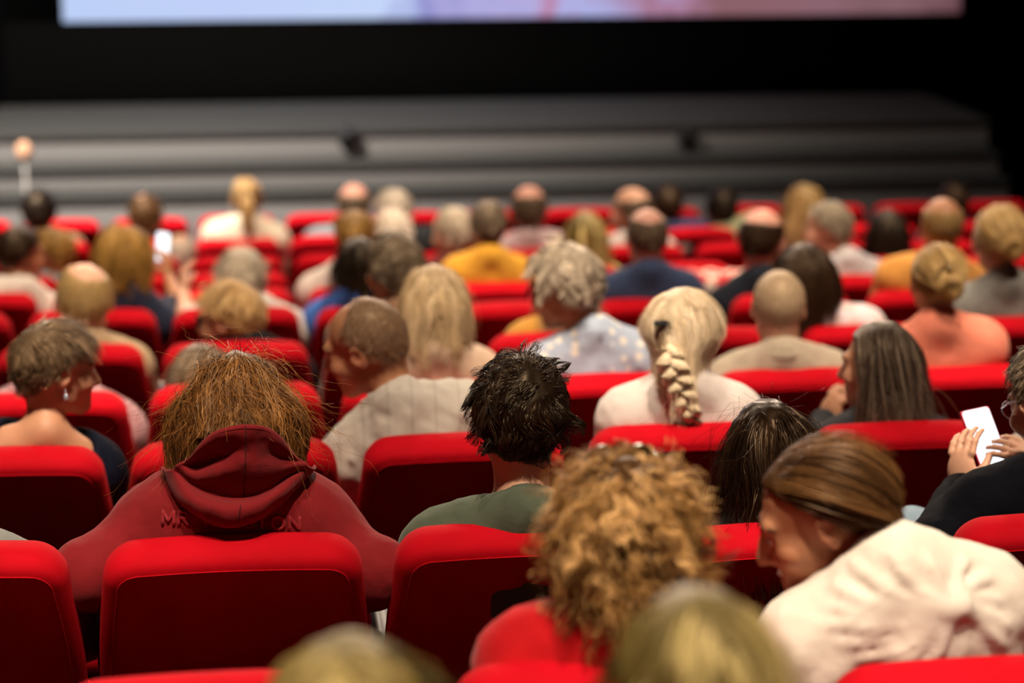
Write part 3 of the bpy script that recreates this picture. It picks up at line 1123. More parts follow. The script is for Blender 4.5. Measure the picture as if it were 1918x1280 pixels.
# ------------------------------------------------------------------ people
PEOPLE = {}
SKINC = {'fair': (.60, .33, .22), 'mid': (.52, .26, .155), 'tan': (.44, .20, .105), 'pink': (.62, .31, .23)}

def head_prims(s, Hc, HR, sc, sex, ears=True, feat=True):
    T = lambda p: HR @ (np.asarray(p, float) * sc) + Hc
    m = sex == 'm'
    s.ell(T((0, -.014, .030)), np.array((.075, .096, .086)) * sc, HR, .02)
    s.ell(T((0, .034, -.035)), np.array((.060, .062, .074)) * sc, HR, .025)
    s.cap(T((-.038, .012, -.068)), T((0, .072, -.096)), (.024 if m else .021) * sc, .020 * sc, .025)
    s.cap(T((.038, .012, -.068)), T((0, .072, -.096)), (.024 if m else .021) * sc, .020 * sc, .025)
    if feat:
        s.cap(T((-.034, .078, .024)), T((.034, .078, .024)), .015 * sc, None, .015)
        for e in (-1, 1):
            s.ell(T((e * .034, .101, .002)), np.array((.019, .018, .012)) * sc, HR, .012, 'sub')
            s.ell(T((e * .042, .058, -.030)), np.array((.030, .028, .026)) * sc, HR, .02)
            s.ell(T((e * .032, .078, .002)), np.array((.0150, .0125, .0105)) * sc, HR, .006)
        s.cap(T((0, .090, .012)), T((0, .113, -.034)), .0085 * sc, .0125 * sc, .010)
        s.cap(T((-.013, .098, -.038)), T((.013, .098, -.038)), .0085 * sc, None, .008)
        s.cap(T((-.021, .084, -.061)), T((.021, .084, -.061)), .0085 * sc, None, .010)
        s.cap(T((-.017, .083, -.073)), T((.017, .083, -.073)), .0090 * sc, None, .010)
        s.cap(T((-.024, .093, -.067)), T((.024, .093, -.067)), .0030 * sc, None, .004, 'sub')
    if ears:
        for e in (-1, 1):
            Re = HR @ rot(0, 0, 0) @ np.array(Matrix.Rotation(e * math.radians(-22), 3, 'Z')) @ np.array(Matrix.Rotation(math.radians(-12), 3, 'X'))
            s.ell(T((e * .080, -.012, -.004)), np.array((.0085, .021, .033)) * sc, Re, .008)
            s.ell(T((e * .088, -.008, .002)), np.array((.0065, .011, .017)) * sc, Re, .005, 'sub')

def hand_prims(s, wr, d, nrm, sc=1.0, curl_=.5, thumb_side=1, spread=.5):
    """wr wrist, d pointing direction, nrm back-of-hand normal"""
    d, nrm = unit(d), unit(nrm)
    sd = np.cross(d, nrm)
    nrm = np.cross(sd, d)
    R = np.stack([sd, d, nrm], 1)
    s.ell(wr + d * .045 * sc, np.array((.038, .050, .0165)) * sc, R, .012)
    for i, (off, ln) in enumerate(((-.029, .072), (-.010, .080), (.010, .075), (.028, .060))):
        ln *= sc
        off2 = -off * thumb_side * -1
        b = wr + d * .085 * sc + sd * off2 * sc
        dirv = d
        seg = [b]
        rad = [.0092 * sc]
        for j, fr in enumerate((.42, .32, .26)):
            ang = curl_ * (.45 + .5 * j) + i * .03
            v = unit(d * math.cos(ang) - nrm * math.sin(ang) + sd * off2 * spread * 4)
            seg.append(seg[-1] + v * ln * fr)
            rad.append((.0088 - .0011 * (j + 1)) * sc)
        s.chain(seg, rad, .004)
    b = wr + d * .022 * sc - sd * thumb_side * .030 * sc * 1.0
    v1 = unit(d * .75 - sd * thumb_side * .65 - nrm * .35)
    v2 = unit(d * .9 - sd * thumb_side * .15 - nrm * .45)
    s.chain([b, b + v1 * .038 * sc, b + v1 * .038 * sc + v2 * .034 * sc], [.0135 * sc, .0105 * sc, .0085 * sc], .008)

def make_trousers():
    out = {}
    for key in ('a',):
        ax = axis_fine(-.27, .27, .014, []); ay = axis_fine(-.2, .72, .016, []); az = axis_fine(-.5, .32, .016, [])
        s = SDF(ax, ay, az)
        s.ell((0, -.01, .10), (.18, .13, .125), k=.04)
        for e in (-1, 1):
            s.cap((e * .09, .03, .085), (e * .12, .44, .09), .085, .066, .05)
            s.cap((e * .12, .44, .085), (e * .12, .42, -.40), .066, .052, .03)
        V, Q = s.mesh()
        out['t'] = (V, Q)
        s = SDF(axis_fine(-.2, .2, .012, []), axis_fine(.3, .72, .012, []), axis_fine(-.5, -.3, .012, []))
        for e in (-1, 1):
            s.cap((e * .12, .42, -.415), (e * .125, .60, -.425), .032, .024, .02)
            s.cap((e * .12, .42, -.41), (e * .12, .42, -.38), .036, .03, .02)
        V, Q = s.mesh()
        V[:, 2] = np.maximum(V[:, 2], -.449)
        out['s'] = (V, Q)
    return out
TR = make_trousers()
_tr_cache = {}

def make_person(key, P):
    row = P['row']
    near = P.get('near', 0)
    rs = np.random.RandomState(abs(hash(key)) % 99991 if False else sum(ord(c) * (i + 3) for i, c in enumerate(key)))
    sex = P.get('sex', 'f')
    sc = P.get('scale', 1.0) * (1.0 if sex == 'm' else .95)
    hs = P.get('hscale', 1.0) * sc
    zc = ZT[row] - BACK_H + CUSH_H
    col = P['col']
    SEAT_OCC[(row, col)] = key
    O = np.array([seat_x(col) + P.get('dx', 0), YR[row] + .40, zc])
    root = empty('person', O, P['label'], 'person', 'seated audience')
    root['short'] = P['short']
    del root['short']
    # head position from the photo
    dy = P.get('dy', .20)
    yaw, pit, rol = P.get('rot', (0, 0, 0))
    HR = rot(yaw, pit, rol)
    top = PX(P['head'][0], P['head'][1], YR[row] + dy) - O
    Hc = top - np.array([0, 0, (.120 + P.get('hth', .012)) * hs])
    # torso
    N = Hc + np.array(P.get('noff', (0, -.045, -.152))) * np.array([sc, sc, sc])
    N = N + HR @ np.array([0, -.02, 0]) * .3
    Pv = np.array([P.get('px', 0), -.02, .10])
    u = unit(N - Pv)
    rt = rot(P.get('tyaw', 0))[:, 0]
    fw = unit(np.cross(u, rt)); rt = np.cross(fw, u)
    R = np.stack([rt, fw, u], 1)
    b = P.get('build', 1.0) * (1.0 if sex == 'm' else .90)
    L = np.linalg.norm(N - Pv)
    neck_r = (.056 if sex == 'm' else .047) * sc
    sh = P.get('shw', .165) * b
    slope = P.get('slope', 0.0)
    lerp = lambda t: Pv + (N - Pv) * t
    def torso(s, g=0.0, k=.05):
        s.ell(Pv, (.165 * b, .12, .12), None, k, 'add', g)
        s.ell(lerp(.36) - fw * .0, (.148 * b, .112 * b, .15), R, k, 'add', g)
        s.ell(lerp(.70) - fw * .005, (.165 * b, .112 * b, .165), R, k, 'add', g)
        s.cap(N - u * .095 - rt * sh * .7, N - u * .095 + rt * sh * .7, .066, None, k, 'add', g)
        for e in (-1, 1):
            s.cap(N + u * .025 - fw * .005, N - u * (.075 + slope) + rt * e * sh * .85, .042, .052, .05, 'add', g)
            s.ell(N - u * (.100 + slope) + rt * e * sh, (.056, .060, .066), R, .045, 'add', g)
    # arms
    arms = {}
    for e, nm in ((-1, 'L'), (1, 'R')):
        S = N - u * (.105 + slope) + rt * e * sh
        if nm in P.get('arms', {}):
            a = P['arms'][nm]
            E_ = PX(*a[0][:2], YR[row] + a[0][2]) - O
            Wt = PX(*a[1][:2], YR[row] + a[1][2]) - O
            # keep natural lengths
            E_ = S + unit(E_ - S) * min(np.linalg.norm(E_ - S), .30)
            Wt = E_ + unit(Wt - E_) * min(np.linalg.norm(Wt - E_), .27)
            hand = a[2] if len(a) > 2 else None
        else:
            E_ = S + np.array([e * .045, .10, -.255]) * sc
            E_[2] = max(E_[2], .17)
            Wt = E_ + np.array([-e * .09, .215, .01]) * sc
            hand = None
        arms[nm] = (S, E_, Wt, hand)
    def arm_prims(s, g=0.0, upto=2.0, k=.03, which=('L', 'R')):
        for nm in which:
            S, E_, Wt, hand = arms[nm]
            t = min(upto, 1.0)
            Eq = S + (E_ - S) * t
            s.cap(S, Eq, .050 * b, (.050 - .010 * t) * b, k, 'add', g)
            if upto > 1.0:
                t2 = min(1.0, upto - 1.0)
                s.cap(E_, E_ + (Wt - E_) * t2, .040 * b, (.040 - .012 * t2) * b, .02, 'add', g)
    # body mesh
    fine = {2: .0056, 1: .0085, 0: .0125}[near]
    coarse = {2: .020, 1: .025, 0: .030}[near]
    allp = np.array([Hc, N, Pv] + [q for a in arms.values() for q in a[:3]])
    lo, hi = allp.min(0) - .2, allp.max(0) + .2
    hi[2] = max(hi[2], Hc[2] + .17)
    fx = [(Hc[0] - .13 * hs, Hc[0] + .13 * hs, fine)]
    fy = [(Hc[1] - .14 * hs, Hc[1] + .15 * hs, fine)]
    fz = [(Hc[2] - .16 * hs, Hc[2] + .13 * hs, fine)]
    for nm, (S, E_, Wt, hand) in arms.items():
        if hand:
            tip = Wt + unit(hand['d']) * .17
            for arr, i in ((fx, 0), (fy, 1), (fz, 2)):
                a_, c_ = min(Wt[i], tip[i]) - .06, max(Wt[i], tip[i]) + .06
                arr.append((a_, c_, .0045))
    s = SDF(axis_fine(lo[0], hi[0], coarse, fx), axis_fine(lo[1], hi[1], coarse, fy), axis_fine(lo[2], hi[2], coarse, fz))
    torso(s, -.006)
    arm_prims(s, -.004)
    for nm, (S, E_, Wt, hand) in arms.items():
        e = -1 if nm == 'L' else 1
        if hand:
            hand_prims(s, Wt, hand['d'], hand['n'], .95 * sc, hand.get('curl', .5), hand.get('ts', e))
        else:
            hand_prims(s, Wt, unit(Wt - E_) * .8 + np.array([-e * .3, .2, -.2]), (0, .2, 1), .95 * sc, .5, e)
    nb = HR @ np.array((0, -.028, -.055)) * hs + Hc
    s.cap(N - u * .03 + fw * .01, nb, neck_r * 1.06, neck_r * .98, .03)
    s.cap(HR @ np.array((0, -.04, -.02)) * hs + Hc, nb, .055 * hs, neck_r, .03)
    head_prims(s, Hc, HR, hs, sex, P.get('ears', True), True)
    V, Q = s.mesh()
    base = np.array(SKINC[P.get('skin', 'fair')])
    Cc = np.tile(base, (len(V), 1)) * (1 + .10 * vnoise(V[:, 0], V[:, 1], V[:, 2], 30, 5)[:, None])
    hl = ((V - Hc) @ HR) / hs
    lip = np.exp(-(((hl[:, 0]) / .022) ** 2 + ((hl[:, 1] - .088) / .014) ** 2 + ((hl[:, 2] + .067) / .010) ** 2))
    Cc = Cc * (1 - .55 * lip[:, None] * np.array([.1, .8, .6]))
    chk = np.exp(-(((np.abs(hl[:, 0]) - .045) / .02) ** 2 + ((hl[:, 1] - .07) / .03) ** 2 + ((hl[:, 2] + .03) / .02) ** 2))
    ear = np.exp(-(((np.abs(hl[:, 0]) - .082) / .012) ** 2 + ((hl[:, 1] + .012) / .03) ** 2 + ((hl[:, 2] + .004) / .04) ** 2))
    Cc = Cc * (1 - (.25 * chk + .22 * ear)[:, None] * np.array([.0, .6, .6]))
    if P.get('beard'):
        bd = np.clip((-.045 - hl[:, 2]) / .02, 0, 1) * (hl[:, 1] > .02) * (hl[:, 2] > -.14)
        Cc = Cc * (1 - .35 * bd[:, None])
    body = mesh_np('body', V, Q, SKIN, root, True, Cc)
    body['label'] = P.get('bodylabel', 'skin of head, neck and hands')
    # eyes and brows where a face shows
    if P.get('face'):
        m3 = MB(); m4 = MB()
        for e in (-1, 1):
            c = HR @ (np.array((e * .032, .0815, .002)) * hs) + Hc
            m3.sphere(c, .0112 * hs, 8)
            gz = P.get('gaze', (0, 1, -.1))
            c2 = c + HR @ unit(gz) * .0045 * hs
            m4.sphere(c2, .0075 * hs, 8)
        ey = m3.build('eyes', plain('eye_white', (.5, .46, .42), .2), root)
        m4.build('iris', plain('dark_iris', (.02, .012, .008), .15), ey)
        m3 = MB()
        for e in (-1, 1):
            pts = [HR @ (np.array(q) * hs) + Hc for q in ((e * .014, .0935, .0235), (e * .03, .0925, .029), (e * .046, .081, .026), (e * .054, .070, .020))]
            m3.tube(pts, np.array([.0028, .0036, .003, .0012]) * hs, 6)
        m3.build('eyebrows', plain('brow_' + P.get('hc', 'brown'), tuple(HAIRC[P.get('hc', 'brown')][0])), root)
    # hair
    if P.get('hair'):
        h = make_hair(P, P['hair'], Hc, HR, hs, near, root, rs, HAIR_SHINY if P.get('shiny') else HAIR)
        h['label'] = P.get('hairlabel', 'hair')
    # garment
    G = P.get('top', {})
    kind = G.get('kind', 'tee')
    g = G.get('loose', .016)
    upto = {'tee': .62, 'shirt': 1.9, 'sweater': 1.92, 'scoop': .75, 'blouse': .45, 'hoodie': 1.92, 'vest': .1}[kind]
    upto = G.get('sleeve', upto)
    rg = G.get('res', {2: .0072, 1: .0115, 0: .018}[near])
    lo2 = np.array([min(a[i][0] for a in arms.values() for i in (0, 1)) - .13, min(N[1], Pv[1], arms['L'][0][1], arms['R'][0][1]) - .23, .02])
    hi2 = np.array([max(a[i][0] for a in arms.values() for i in (0, 1)) + .13, max([N[1], Pv[1]] + [a[i][1] for a in arms.values() for i in (0, 1)]) + .2, max(N[2], arms['L'][0][2], arms['R'][0][2]) + .13])
    if upto > 1.0:
        wr = np.array([a[2] for a in arms.values()])
        lo2 = np.minimum(lo2, wr.min(0) - .09); hi2 = np.maximum(hi2, wr.max(0) + .09)
        lo2[2] = max(lo2[2], .02)
    s = SDF(axis_fine(lo2[0], hi2[0], rg, []), axis_fine(lo2[1], hi2[1], rg * 1.2, []), axis_fine(lo2[2], hi2[2], rg, []))
    torso(s, g, .06)
    arm_prims(s, g * .9 + .004, upto, .035)
    nr = G.get('neck', 1.0)
    def neck_hole():
        dp = G.get('drop', 0.0)
        s.cap(N - u * (.020 * nr + dp) + fw * (.03 * nr - dp * .9), Hc + (N - Hc) * .2 + fw * .01, neck_r * (.95 + .25 * nr), neck_r * (1.15 + .25 * nr), .012, 'sub')
    if kind == 'hoodie': neck_hole()
    if key in CUSTOM: CUSTOM[key](s, dict(N=N, u=u, rt=rt, fw=fw, Hc=Hc, HR=HR, Pv=Pv, O=O, arms=arms, R=R, row=row))
    X, Y, Z = s.pts((slice(None),) * 3)
    amp = G.get('wrinkle', .004)
    if amp:
        wx = X + .5 * Z * np.sign(X)
        s.D = s.D + F32(amp) * (vnoise(wx, Y, Z * .45, 22, rs.randint(50)) + .6 * vnoise(X, Y * 1.2, Z + .4 * X, 40, rs.randint(50))) * 2
    if kind != 'hoodie': neck_hole()
    if kind == 'scoop':
        s.ell(N + u * .045 - fw * .03, (.135, .15, .125), R, .012, 'sub')
    V, Q = s.mesh()
    mt = G['mat']() if callable(G.get('mat')) else G.get('mat', cloth((.5, .5, .5)))
    top_o = mesh_np({'tee': 't_shirt', 'shirt': 'shirt', 'sweater': 'sweater', 'scoop': 'scoop_neck_top', 'blouse': 'blouse', 'hoodie': 'hoodie', 'vest': 'top'}[kind], V, Q, mt, root, True)
    top_o['label'] = G.get('label', 'top')
    # collar
    def ring(prof, tilt, c0, rx, ry, gap=0.0, name='collar'):
        th = np.linspace(gap, 2 * math.pi - gap, 40)
        cx, sx_ = np.sin(th), np.cos(th)
        Pm = []
        for r_, z_ in prof:
            Pm.append([c0 + rt * (rx + r_) * a + fw * (ry + r_) * bb + u * z_ - u * tilt * bb for a, bb in zip(cx, sx_)])
        m3 = MB(); m3.grid(np.array(Pm))
        return m3.build(name, mt, top_o)
    if kind == 'shirt' and not G.get('nocollar'):
        c0 = N + fw * .012 - u * .005
        ring([(.004, -.02), (.000, .030), (.003, .036), (.008, .034), (.020, -.004), (.016, -.008), (.008, -.02)], .045, c0, neck_r + .010, neck_r + .012, .25)
    elif kind in ('tee', 'sweater'):
        dp = G.get('drop', 0.0)
        c0 = N + fw * (.018 - dp * .6) - u * (.012 + dp * .8)
        ring([(.004, -.014), (-.002, .002), (-.001, .007), (.004, .008), (.011, -.002), (.010, -.014)], .030, c0, neck_r * (.95 + .25 * nr) + .006, neck_r * (.95 + .25 * nr) + .010, 0)
    # trousers and shoes, shared meshes
    tcol = P.get('trousers', (.012, .014, .022))
    if tcol not in _tr_cache:
        t = mesh_np('trousers', *TR['t'], cloth(tcol), None); sh_ = mesh_np('shoes', *TR['s'], plain('shoe_leather', (.02, .015, .012), .5), None)
        _tr_cache[tcol] = (t.data, sh_.data)
        bpy.data.objects.remove(t); bpy.data.objects.remove(sh_)
    if not P.get('own_legs'):
        t = mesh_obj('trousers', _tr_cache[tcol][0], root)
        mesh_obj('shoes', _tr_cache[tcol][1], t)
    info = dict(root=root, O=O, Hc=Hc, HR=HR, hs=hs, N=N, u=u, rt=rt, fw=fw, R=R, arms=arms, Pv=Pv, top=top_o, rs=rs)
    PEOPLE[key] = info
    return info
SEAT_OCC = {}

def glasses(info, mat, dark=False, y=.100, z=.004, pitch=0.0, name='glasses'):
    """spectacles on the face (or pushed up on the hair with an offset)"""
    m3 = MB()
    R2 = np.array(Matrix.Rotation(pitch, 3, 'X'))
    T = lambda p: info['HR'] @ ((R2 @ (np.asarray(p, float) - [0, 0, 0])) * info['hs']) + info['Hc']
    for e in (-1, 1):
        pts = [T((e * .034 + .026 * math.cos(a), y - .006 * abs(math.cos(a)), z + .020 * math.sin(a))) for a in np.linspace(0, 2 * math.pi, 20, endpoint=False)]
        m3.tube(pts, .0022, 6, True)
        m3.tube([T((e * .060, y - .006, z + .006)), T((e * .080, .05, z + .008)), T((e * .084, -.01, z + .004)), T((e * .082, -.035, z - .012))], .0022, 6)
    m3.tube([T((-.010, y + .004, z + .004)), T((.010, y + .004, z + .004))], .002, 6)
    g_ = m3.build(name, mat, info['root'])
    m3 = MB()
    for e in (-1, 1):
        V = [T((e * .034, y, z))] + [T((e * .034 + .025 * math.cos(a), y - .005 * abs(math.cos(a)), z + .019 * math.sin(a))) for a in np.linspace(0, 2 * math.pi, 16, endpoint=False)]
        m3.add(V, None, [(0, 1 + i, 1 + (i + 1) % 16) for i in range(16)])
    m3.build('lenses', plain('dark_lens', (.01, .012, .012), .08) if dark else glass_mat(), g_)
    return g_
def glass_mat():
    if 'clear_lens' in MATS: return MATS['clear_lens']
    m, nt, bs = new_mat('clear_lens')
    bs.inputs['Base Color'].default_value = (1, 1, 1, 1)
    bs.inputs['Roughness'].default_value = .02
    bs.inputs['Transmission Weight'].default_value = 1
    bs.inputs['IOR'].default_value = 1.05
    MATS['clear_lens'] = m
    return m
def earring(info, side, kind='drop', col=(.6, .6, .6)):
    T = lambda p: info['HR'] @ (np.asarray(p, float) * info['hs']) + info['Hc']
    m3 = MB()
    c = T((side * .086, -.006, -.036))
    if kind == 'pearl':
        m3.sphere(c + [0, 0, -.006], .0055, 8)
    elif kind == 'hoop':
        m3.tube([c + np.array([0, .010 * math.cos(a), -.010 + .010 * math.sin(a)]) for a in np.linspace(0, 6.28, 14, endpoint=False)], .0018, 6, True)
    else:
        m3.tube([c, c + [0, 0, -.012]], .0014, 6)
        m3.sphere(c + [0, 0, -.020], (.006, .006, .010), 8)
    m3.build('earring', plain('earring_%.2f_%.2f' % (col[0], col[2]), col, .25, .3), info['root'])

# ------------------------------------------------------------------ garments and details of single people
from mathutils.bvhtree import BVHTree
HOOD = {}
def Wp(I, px, py, d): return PX(px, py, YR[I['row']] + d) - I['O']
def hit(bv, O, px, py):
    """point where the surface meets the line of sight through a photo point"""
    p = PX(px, py, 3.0)
    o = Vector((0, 0, CAMZ)) - Vector(O)
    d = Vector(p) - Vector((0, 0, CAMZ))
    h = bv.ray_cast(o, d.normalized())
    return (np.array(h[0]), np.array(h[1])) if h[0] is not None else (None, None)

def hood_custom(s, I):
    V, Q = s.mesh()
    HOOD['bv'] = BVHTree.FromPolygons([tuple(v) for v in V], [tuple(q) for q in Q])

def catmull(A, n, axis=0):
    """smooth curve through the control points along an axis"""
    A = np.moveaxis(np.asarray(A, float), axis, 0)
    m = len(A)
    P_ = np.concatenate([[2 * A[0] - A[1]], A, [2 * A[-1] - A[-2]]])
    t = np.linspace(0, m - 1 - 1e-6, n)
    i = t.astype(int)
    f = (t - i).reshape((-1,) + (1,) * (A.ndim - 1))
    p0, p1, p2, p3 = P_[i], P_[i + 1], P_[i + 2], P_[i + 3]
    out = .5 * (2 * p1 + (p2 - p0) * f + (2 * p0 - 5 * p1 + 4 * p2 - p3) * f ** 2 + (3 * p1 - p0 - 3 * p2 + p3) * f ** 3)
    return np.moveaxis(out, 0, axis)

def build_hood(I):
    """hood lying on the back: rim round the nape, sagging bag, heavy rolled fold"""
    O, bv = I['O'], HOOD['bv']
    ctl = [  # lines from the rim down: photo points left to right, and how far they stand off the back
        ([(372, 858), (388, 830), (416, 812), (455, 803), (492, 807), (522, 826), (546, 858)], [.030, .050, .065, .072, .065, .050, .030]),
        ([(362, 858), (383, 826), (413, 807), (455, 798), (494, 802), (526, 822), (552, 857)], [.040, .062, .078, .085, .078, .062, .040]),
        ([(352, 862), (376, 840), (410, 822), (455, 813), (496, 817), (528, 836), (560, 862)], [.042, .060, .075, .083, .075, .060, .042]),
        ([(340, 868), (372, 866), (412, 852), (455, 842), (494, 845), (530, 856), (568, 866)], [.046, .018, .030, .066, .056, .034, .046]),
        ([(330, 872), (368, 892), (410, 884), (453, 876), (496, 880), (536, 876), (574, 870)], [.050, .038, .052, .062, .054, .044, .052]),
        ([(326, 878), (362, 910), (404, 926), (450, 930), (500, 918), (544, 890), (577, 874)], [.048, .020, .012, .012, .012, .022, .050]),
        ([(320, 880), (354, 922), (398, 944), (444, 950), (502, 932), (548, 898), (580, 875)], [.046, .050, .062, .066, .054, .044, .044]),
        ([(312, 880), (344, 932), (392, 962), (440, 972), (500, 951), (552, 908), (586, 877)], [.034, .050, .066, .072, .056, .038, .030]),
        ([(306, 878), (336, 938), (388, 975), (438, 987), (498, 964), (554, 914), (590, 876)], [.016, .026, .038, .044, .030, .016, .012]),
        ([(304, 874), (333, 936), (387, 972), (438, 984), (497, 962), (554, 912), (591, 873)], [-.01, -.006, -.004, -.002, -.004, -.006, -.01]),
    ]
    px = catmull(catmull([[q for q in c[0]] for c in ctl], 60, 0), 70, 1)
    of = catmull(catmull([c[1] for c in ctl], 60, 0), 70, 1)
    # smooth base depth: the back surface where it is hit, continued upwards past the neck
    P_ = np.zeros(px.shape[:2] + (3,))
    yb = np.full(px.shape[:2], np.nan)
    for i in range(0, px.shape[0]):
        for j in range(px.shape[1]):
            p, n_ = hit(bv, O, px[i, j, 0], px[i, j, 1])
            if p is not None: yb[i, j] = p[1] + O[1] - YR['F']
    xs_ = px[..., 0].ravel(); ys_ = px[..., 1].ravel(); ok = ~np.isnan(yb.ravel()) & (ys_ > 885)
    A = np.stack([np.ones_like(xs_), xs_ / 100, ys_ / 100, (xs_ / 100) ** 2], 1)
    co, *_ = np.linalg.lstsq(A[ok], yb.ravel()[ok], rcond=None)
    base = (A @ co).reshape(yb.shape)
    low = np.clip((px[..., 1] - 870) / 60, 0, 1)
    yb = np.where(np.isnan(yb), base, yb)
    base = base * (1 - low) + np.minimum(yb, base + .03) * low
    for i in range(px.shape[0]):
        for j in range(px.shape[1]):
            P_[i, j] = PX(px[i, j, 0], px[i, j, 1], YR['F'] + base[i, j] - of[i, j] * 1.0) - O
    nz = vnoise(P_[..., 0], P_[..., 1], P_[..., 2], 26, 3) * .010 + vnoise(P_[..., 0], P_[..., 1], P_[..., 2], 55, 5) * .004
    P_[..., 1] += nz
    m3 = MB(); m3.grid(P_)
    ho = m3.build('hood', I['top'].data.materials[0], I['top'])
    md = ho.modifiers.new('thickness', 'SOLIDIFY'); md.thickness = .006; md.offset = 0
    ho['label'] = 'folded-down hood lying on the back'
    # centre seam follows the middle column
    j = 36
    m3 = MB(); m3.tube(P_[3:, j] + np.array([0, -.0034, .001]), .0017, 6); m3.build('seam', cloth((.09, .004, .006)), I['top'])
    m3 = MB(); m3.tube(P_[9, 1:-1] + np.array([0, -.0030, 0]), .0014, 6); m3.build('rim_stitching', cloth((.12, .005, .008)), I['top'])
    return P_

def blouse_custom(s, I):
    V, Q = s.mesh()
    bv = BVHTree.FromPolygons([tuple(v) for v in V], [tuple(q) for q in Q])
    O = I['O']
    def on(px, py, out=0.0):
        p, n_ = hit(bv, O, px, py)
        if p is None: return None
        return p + n_ * out
    k = (1785, 1135)
    N, u, rt, Pv = I['N'], I['u'], I['rt'], I['Pv']
    s.cap(N - u * .2 + rt * .09, Pv + np.array([.06, -.03, .06]), .11, .12, .05)
    s.cap(N - u * .12 + rt * .1, Pv + np.array([.12, 0, .02]), .09, .10, .05)
    V, Q = s.mesh()
    bv = BVHTree.FromPolygons([tuple(v) for v in V], [tuple(q) for q in Q])
    kp = on(*k)
    if kp is None: return
    s.ell(kp, (.034, .018, .022), None, .02)
    ends = [(1600, 1060), (1560, 1095), (1545, 1135), (1560, 1170), (1575, 1205), (1610, 1235), (1660, 1250), (1715, 1258), (1880, 1215), (1885, 1175), (1875, 1130), (1850, 1085), (1810, 1050), (1740, 1040), (1670, 1040)]
    for i, e in enumerate(ends):
        pts = []
        for t in np.linspace(0, 1, 10):
            sag = 26 * math.sin(t * 3.14) * (1 if e[0] < k[0] else -.5)
            q = on(k[0] + (e[0] - k[0]) * t, k[1] + (e[1] - k[1]) * t + sag, -.001)
            if q is not None: pts.append(q)
        if len(pts) > 2:
            rad = np.linspace(.0085, .0035, len(pts)) * (1 if i % 2 else .7)
            s.chain(pts, list(rad), .016)

def shirt_yoke(s, I):
    N, u, rt, fw = I['N'], I['u'], I['rt'], I['fw']
    p = [N - u * (.12 - .035 * (1 - (x / .16) ** 2)) + rt * x - fw * (.135 - .03 * (x / .16) ** 2) for x in np.linspace(-.15, .15, 7)]
    s.chain(p, [.010] * 7, .015)

def extra_big_hair(P_):
    pass

CUSTOM = {'f_hood': hood_custom, 'g_lean': blouse_custom, 'e_linen': shirt_yoke}

# ------------------------------------------------------------------ the audience
def C(*a, **k): return lambda: cloth(*a, **k)
AUD = {}
def person(key, **k): AUD[key] = k

# nearest rows
person('h_right', row='H', col=1, hscale=.84, head=(1305, 1092), sex='f', near=1, hair='midcurl', hc='olive', hlen=.20, locks=45, lockamt=.7, coh=.6, curl=.014, waves=1.6, dy=.22, px=0,
       top=dict(kind='sweater', mat=C((.10, .09, .05)), label='olive top'),
       short='blurred blond foreground viewer', label='out-of-focus olive-blond head closest to the camera, lower right of centre')
person('h_left', row='H', col=0, hscale=.86, head=(652, 1178), sex='m', near=1, locks=40, lockamt=.7, hlen=.16, coh=.6, curl=.012, hair='midcurl', hc='olive', dy=.22,
       top=dict(kind='sweater', mat=C((.08, .08, .06)), label='dark top'),
       short='blurred grey foreground viewer', label='out-of-focus greyish head rising from the bottom edge, left of centre')
person('g_curly', row='G', col=1, head=(1172, 838), sex='f', near=1, hair='curly', hc='strawberry', hth=.045, noff=(0, -.045, -.14), hlen=.15, curl=.009, waves=2.6, dy=.18, hscale=.88, strands=6000, sw=.0019, ears=False,
       top=dict(kind='sweater', mat=C((.50, .004, .008)), label='red jersey top', loose=.018),
       short='curly strawberry-blond woman', label='woman with curly strawberry-blond hair and sunglasses on her head, in red')
person('g_lean', row='G', col=2, head=(1535, 838), sex='f', near=2, hair='slick', hc='brown', hth=.006, tie=(0, -.11, -.05), dy=.36, rot=(80, 23, 0), face=True, skin='tan', shiny=True,
       noff=(.11, -.07, -.090), tyaw=12, px=-.05, gaze=(0, 1, -.2), shw=.185, arms={'L': ((1492, 1330, .26), (1520, 1440, .42))},
       top=dict(kind='blouse', mat=C((.70, .64, .56), 'plain', (.74, .69, .62)), label='cream blouse knotted at the back', wrinkle=.004, loose=.02, sleeve=.28),
       short='smiling woman in the cream blouse', label='smiling woman in knotted cream blouse leaning left with sleek brown hair')
# row of the sharp focus
person('f_edge', row='F', col=-1, head=(-120, 800), sex='m', near=1, hair='short', hc='grey', dy=.30, noff=(.09, -.07, -.155),
       top=dict(kind='tee', mat=C((.22, .23, .22)), label='grey t-shirt'),
       short='grey-shirted person at the left edge', label='person cut off by the left edge, only a grey shoulder showing')
_zc = PX(455, 828, YR['F'] + .12)[2] - (ZT['F'] - BACK_H + CUSH_H)
person('f_hood', row='F', col=0, cull=(_zc, .088), head=(440, 652), sex='f', near=2, hair='long', hc='auburn', hth=.020, hlen=.215, hwid=1.26, flare=.02, fly=900, coh=.6, curl=.009, waves=1.2, dy=.30, rot=(0, 24, 2), build=1.14, shw=.165, slope=.03, arms={'L': ((165, 1075, .16), (260, 1120, .45)), 'R': ((705, 1075, .16), (620, 1120, .45))}, ears=False,
       noff=(-.01, -.095, -.140),
       top=dict(kind='hoodie', mat=C((.19, .0085, .012), 'plain', (.165, .007, .010)), label='maroon hooded sweatshirt', loose=.030, wrinkle=.0032, res=.0058),
       short='woman in the maroon hoodie', label='auburn-haired woman in a maroon hoodie with raised letters on the back')
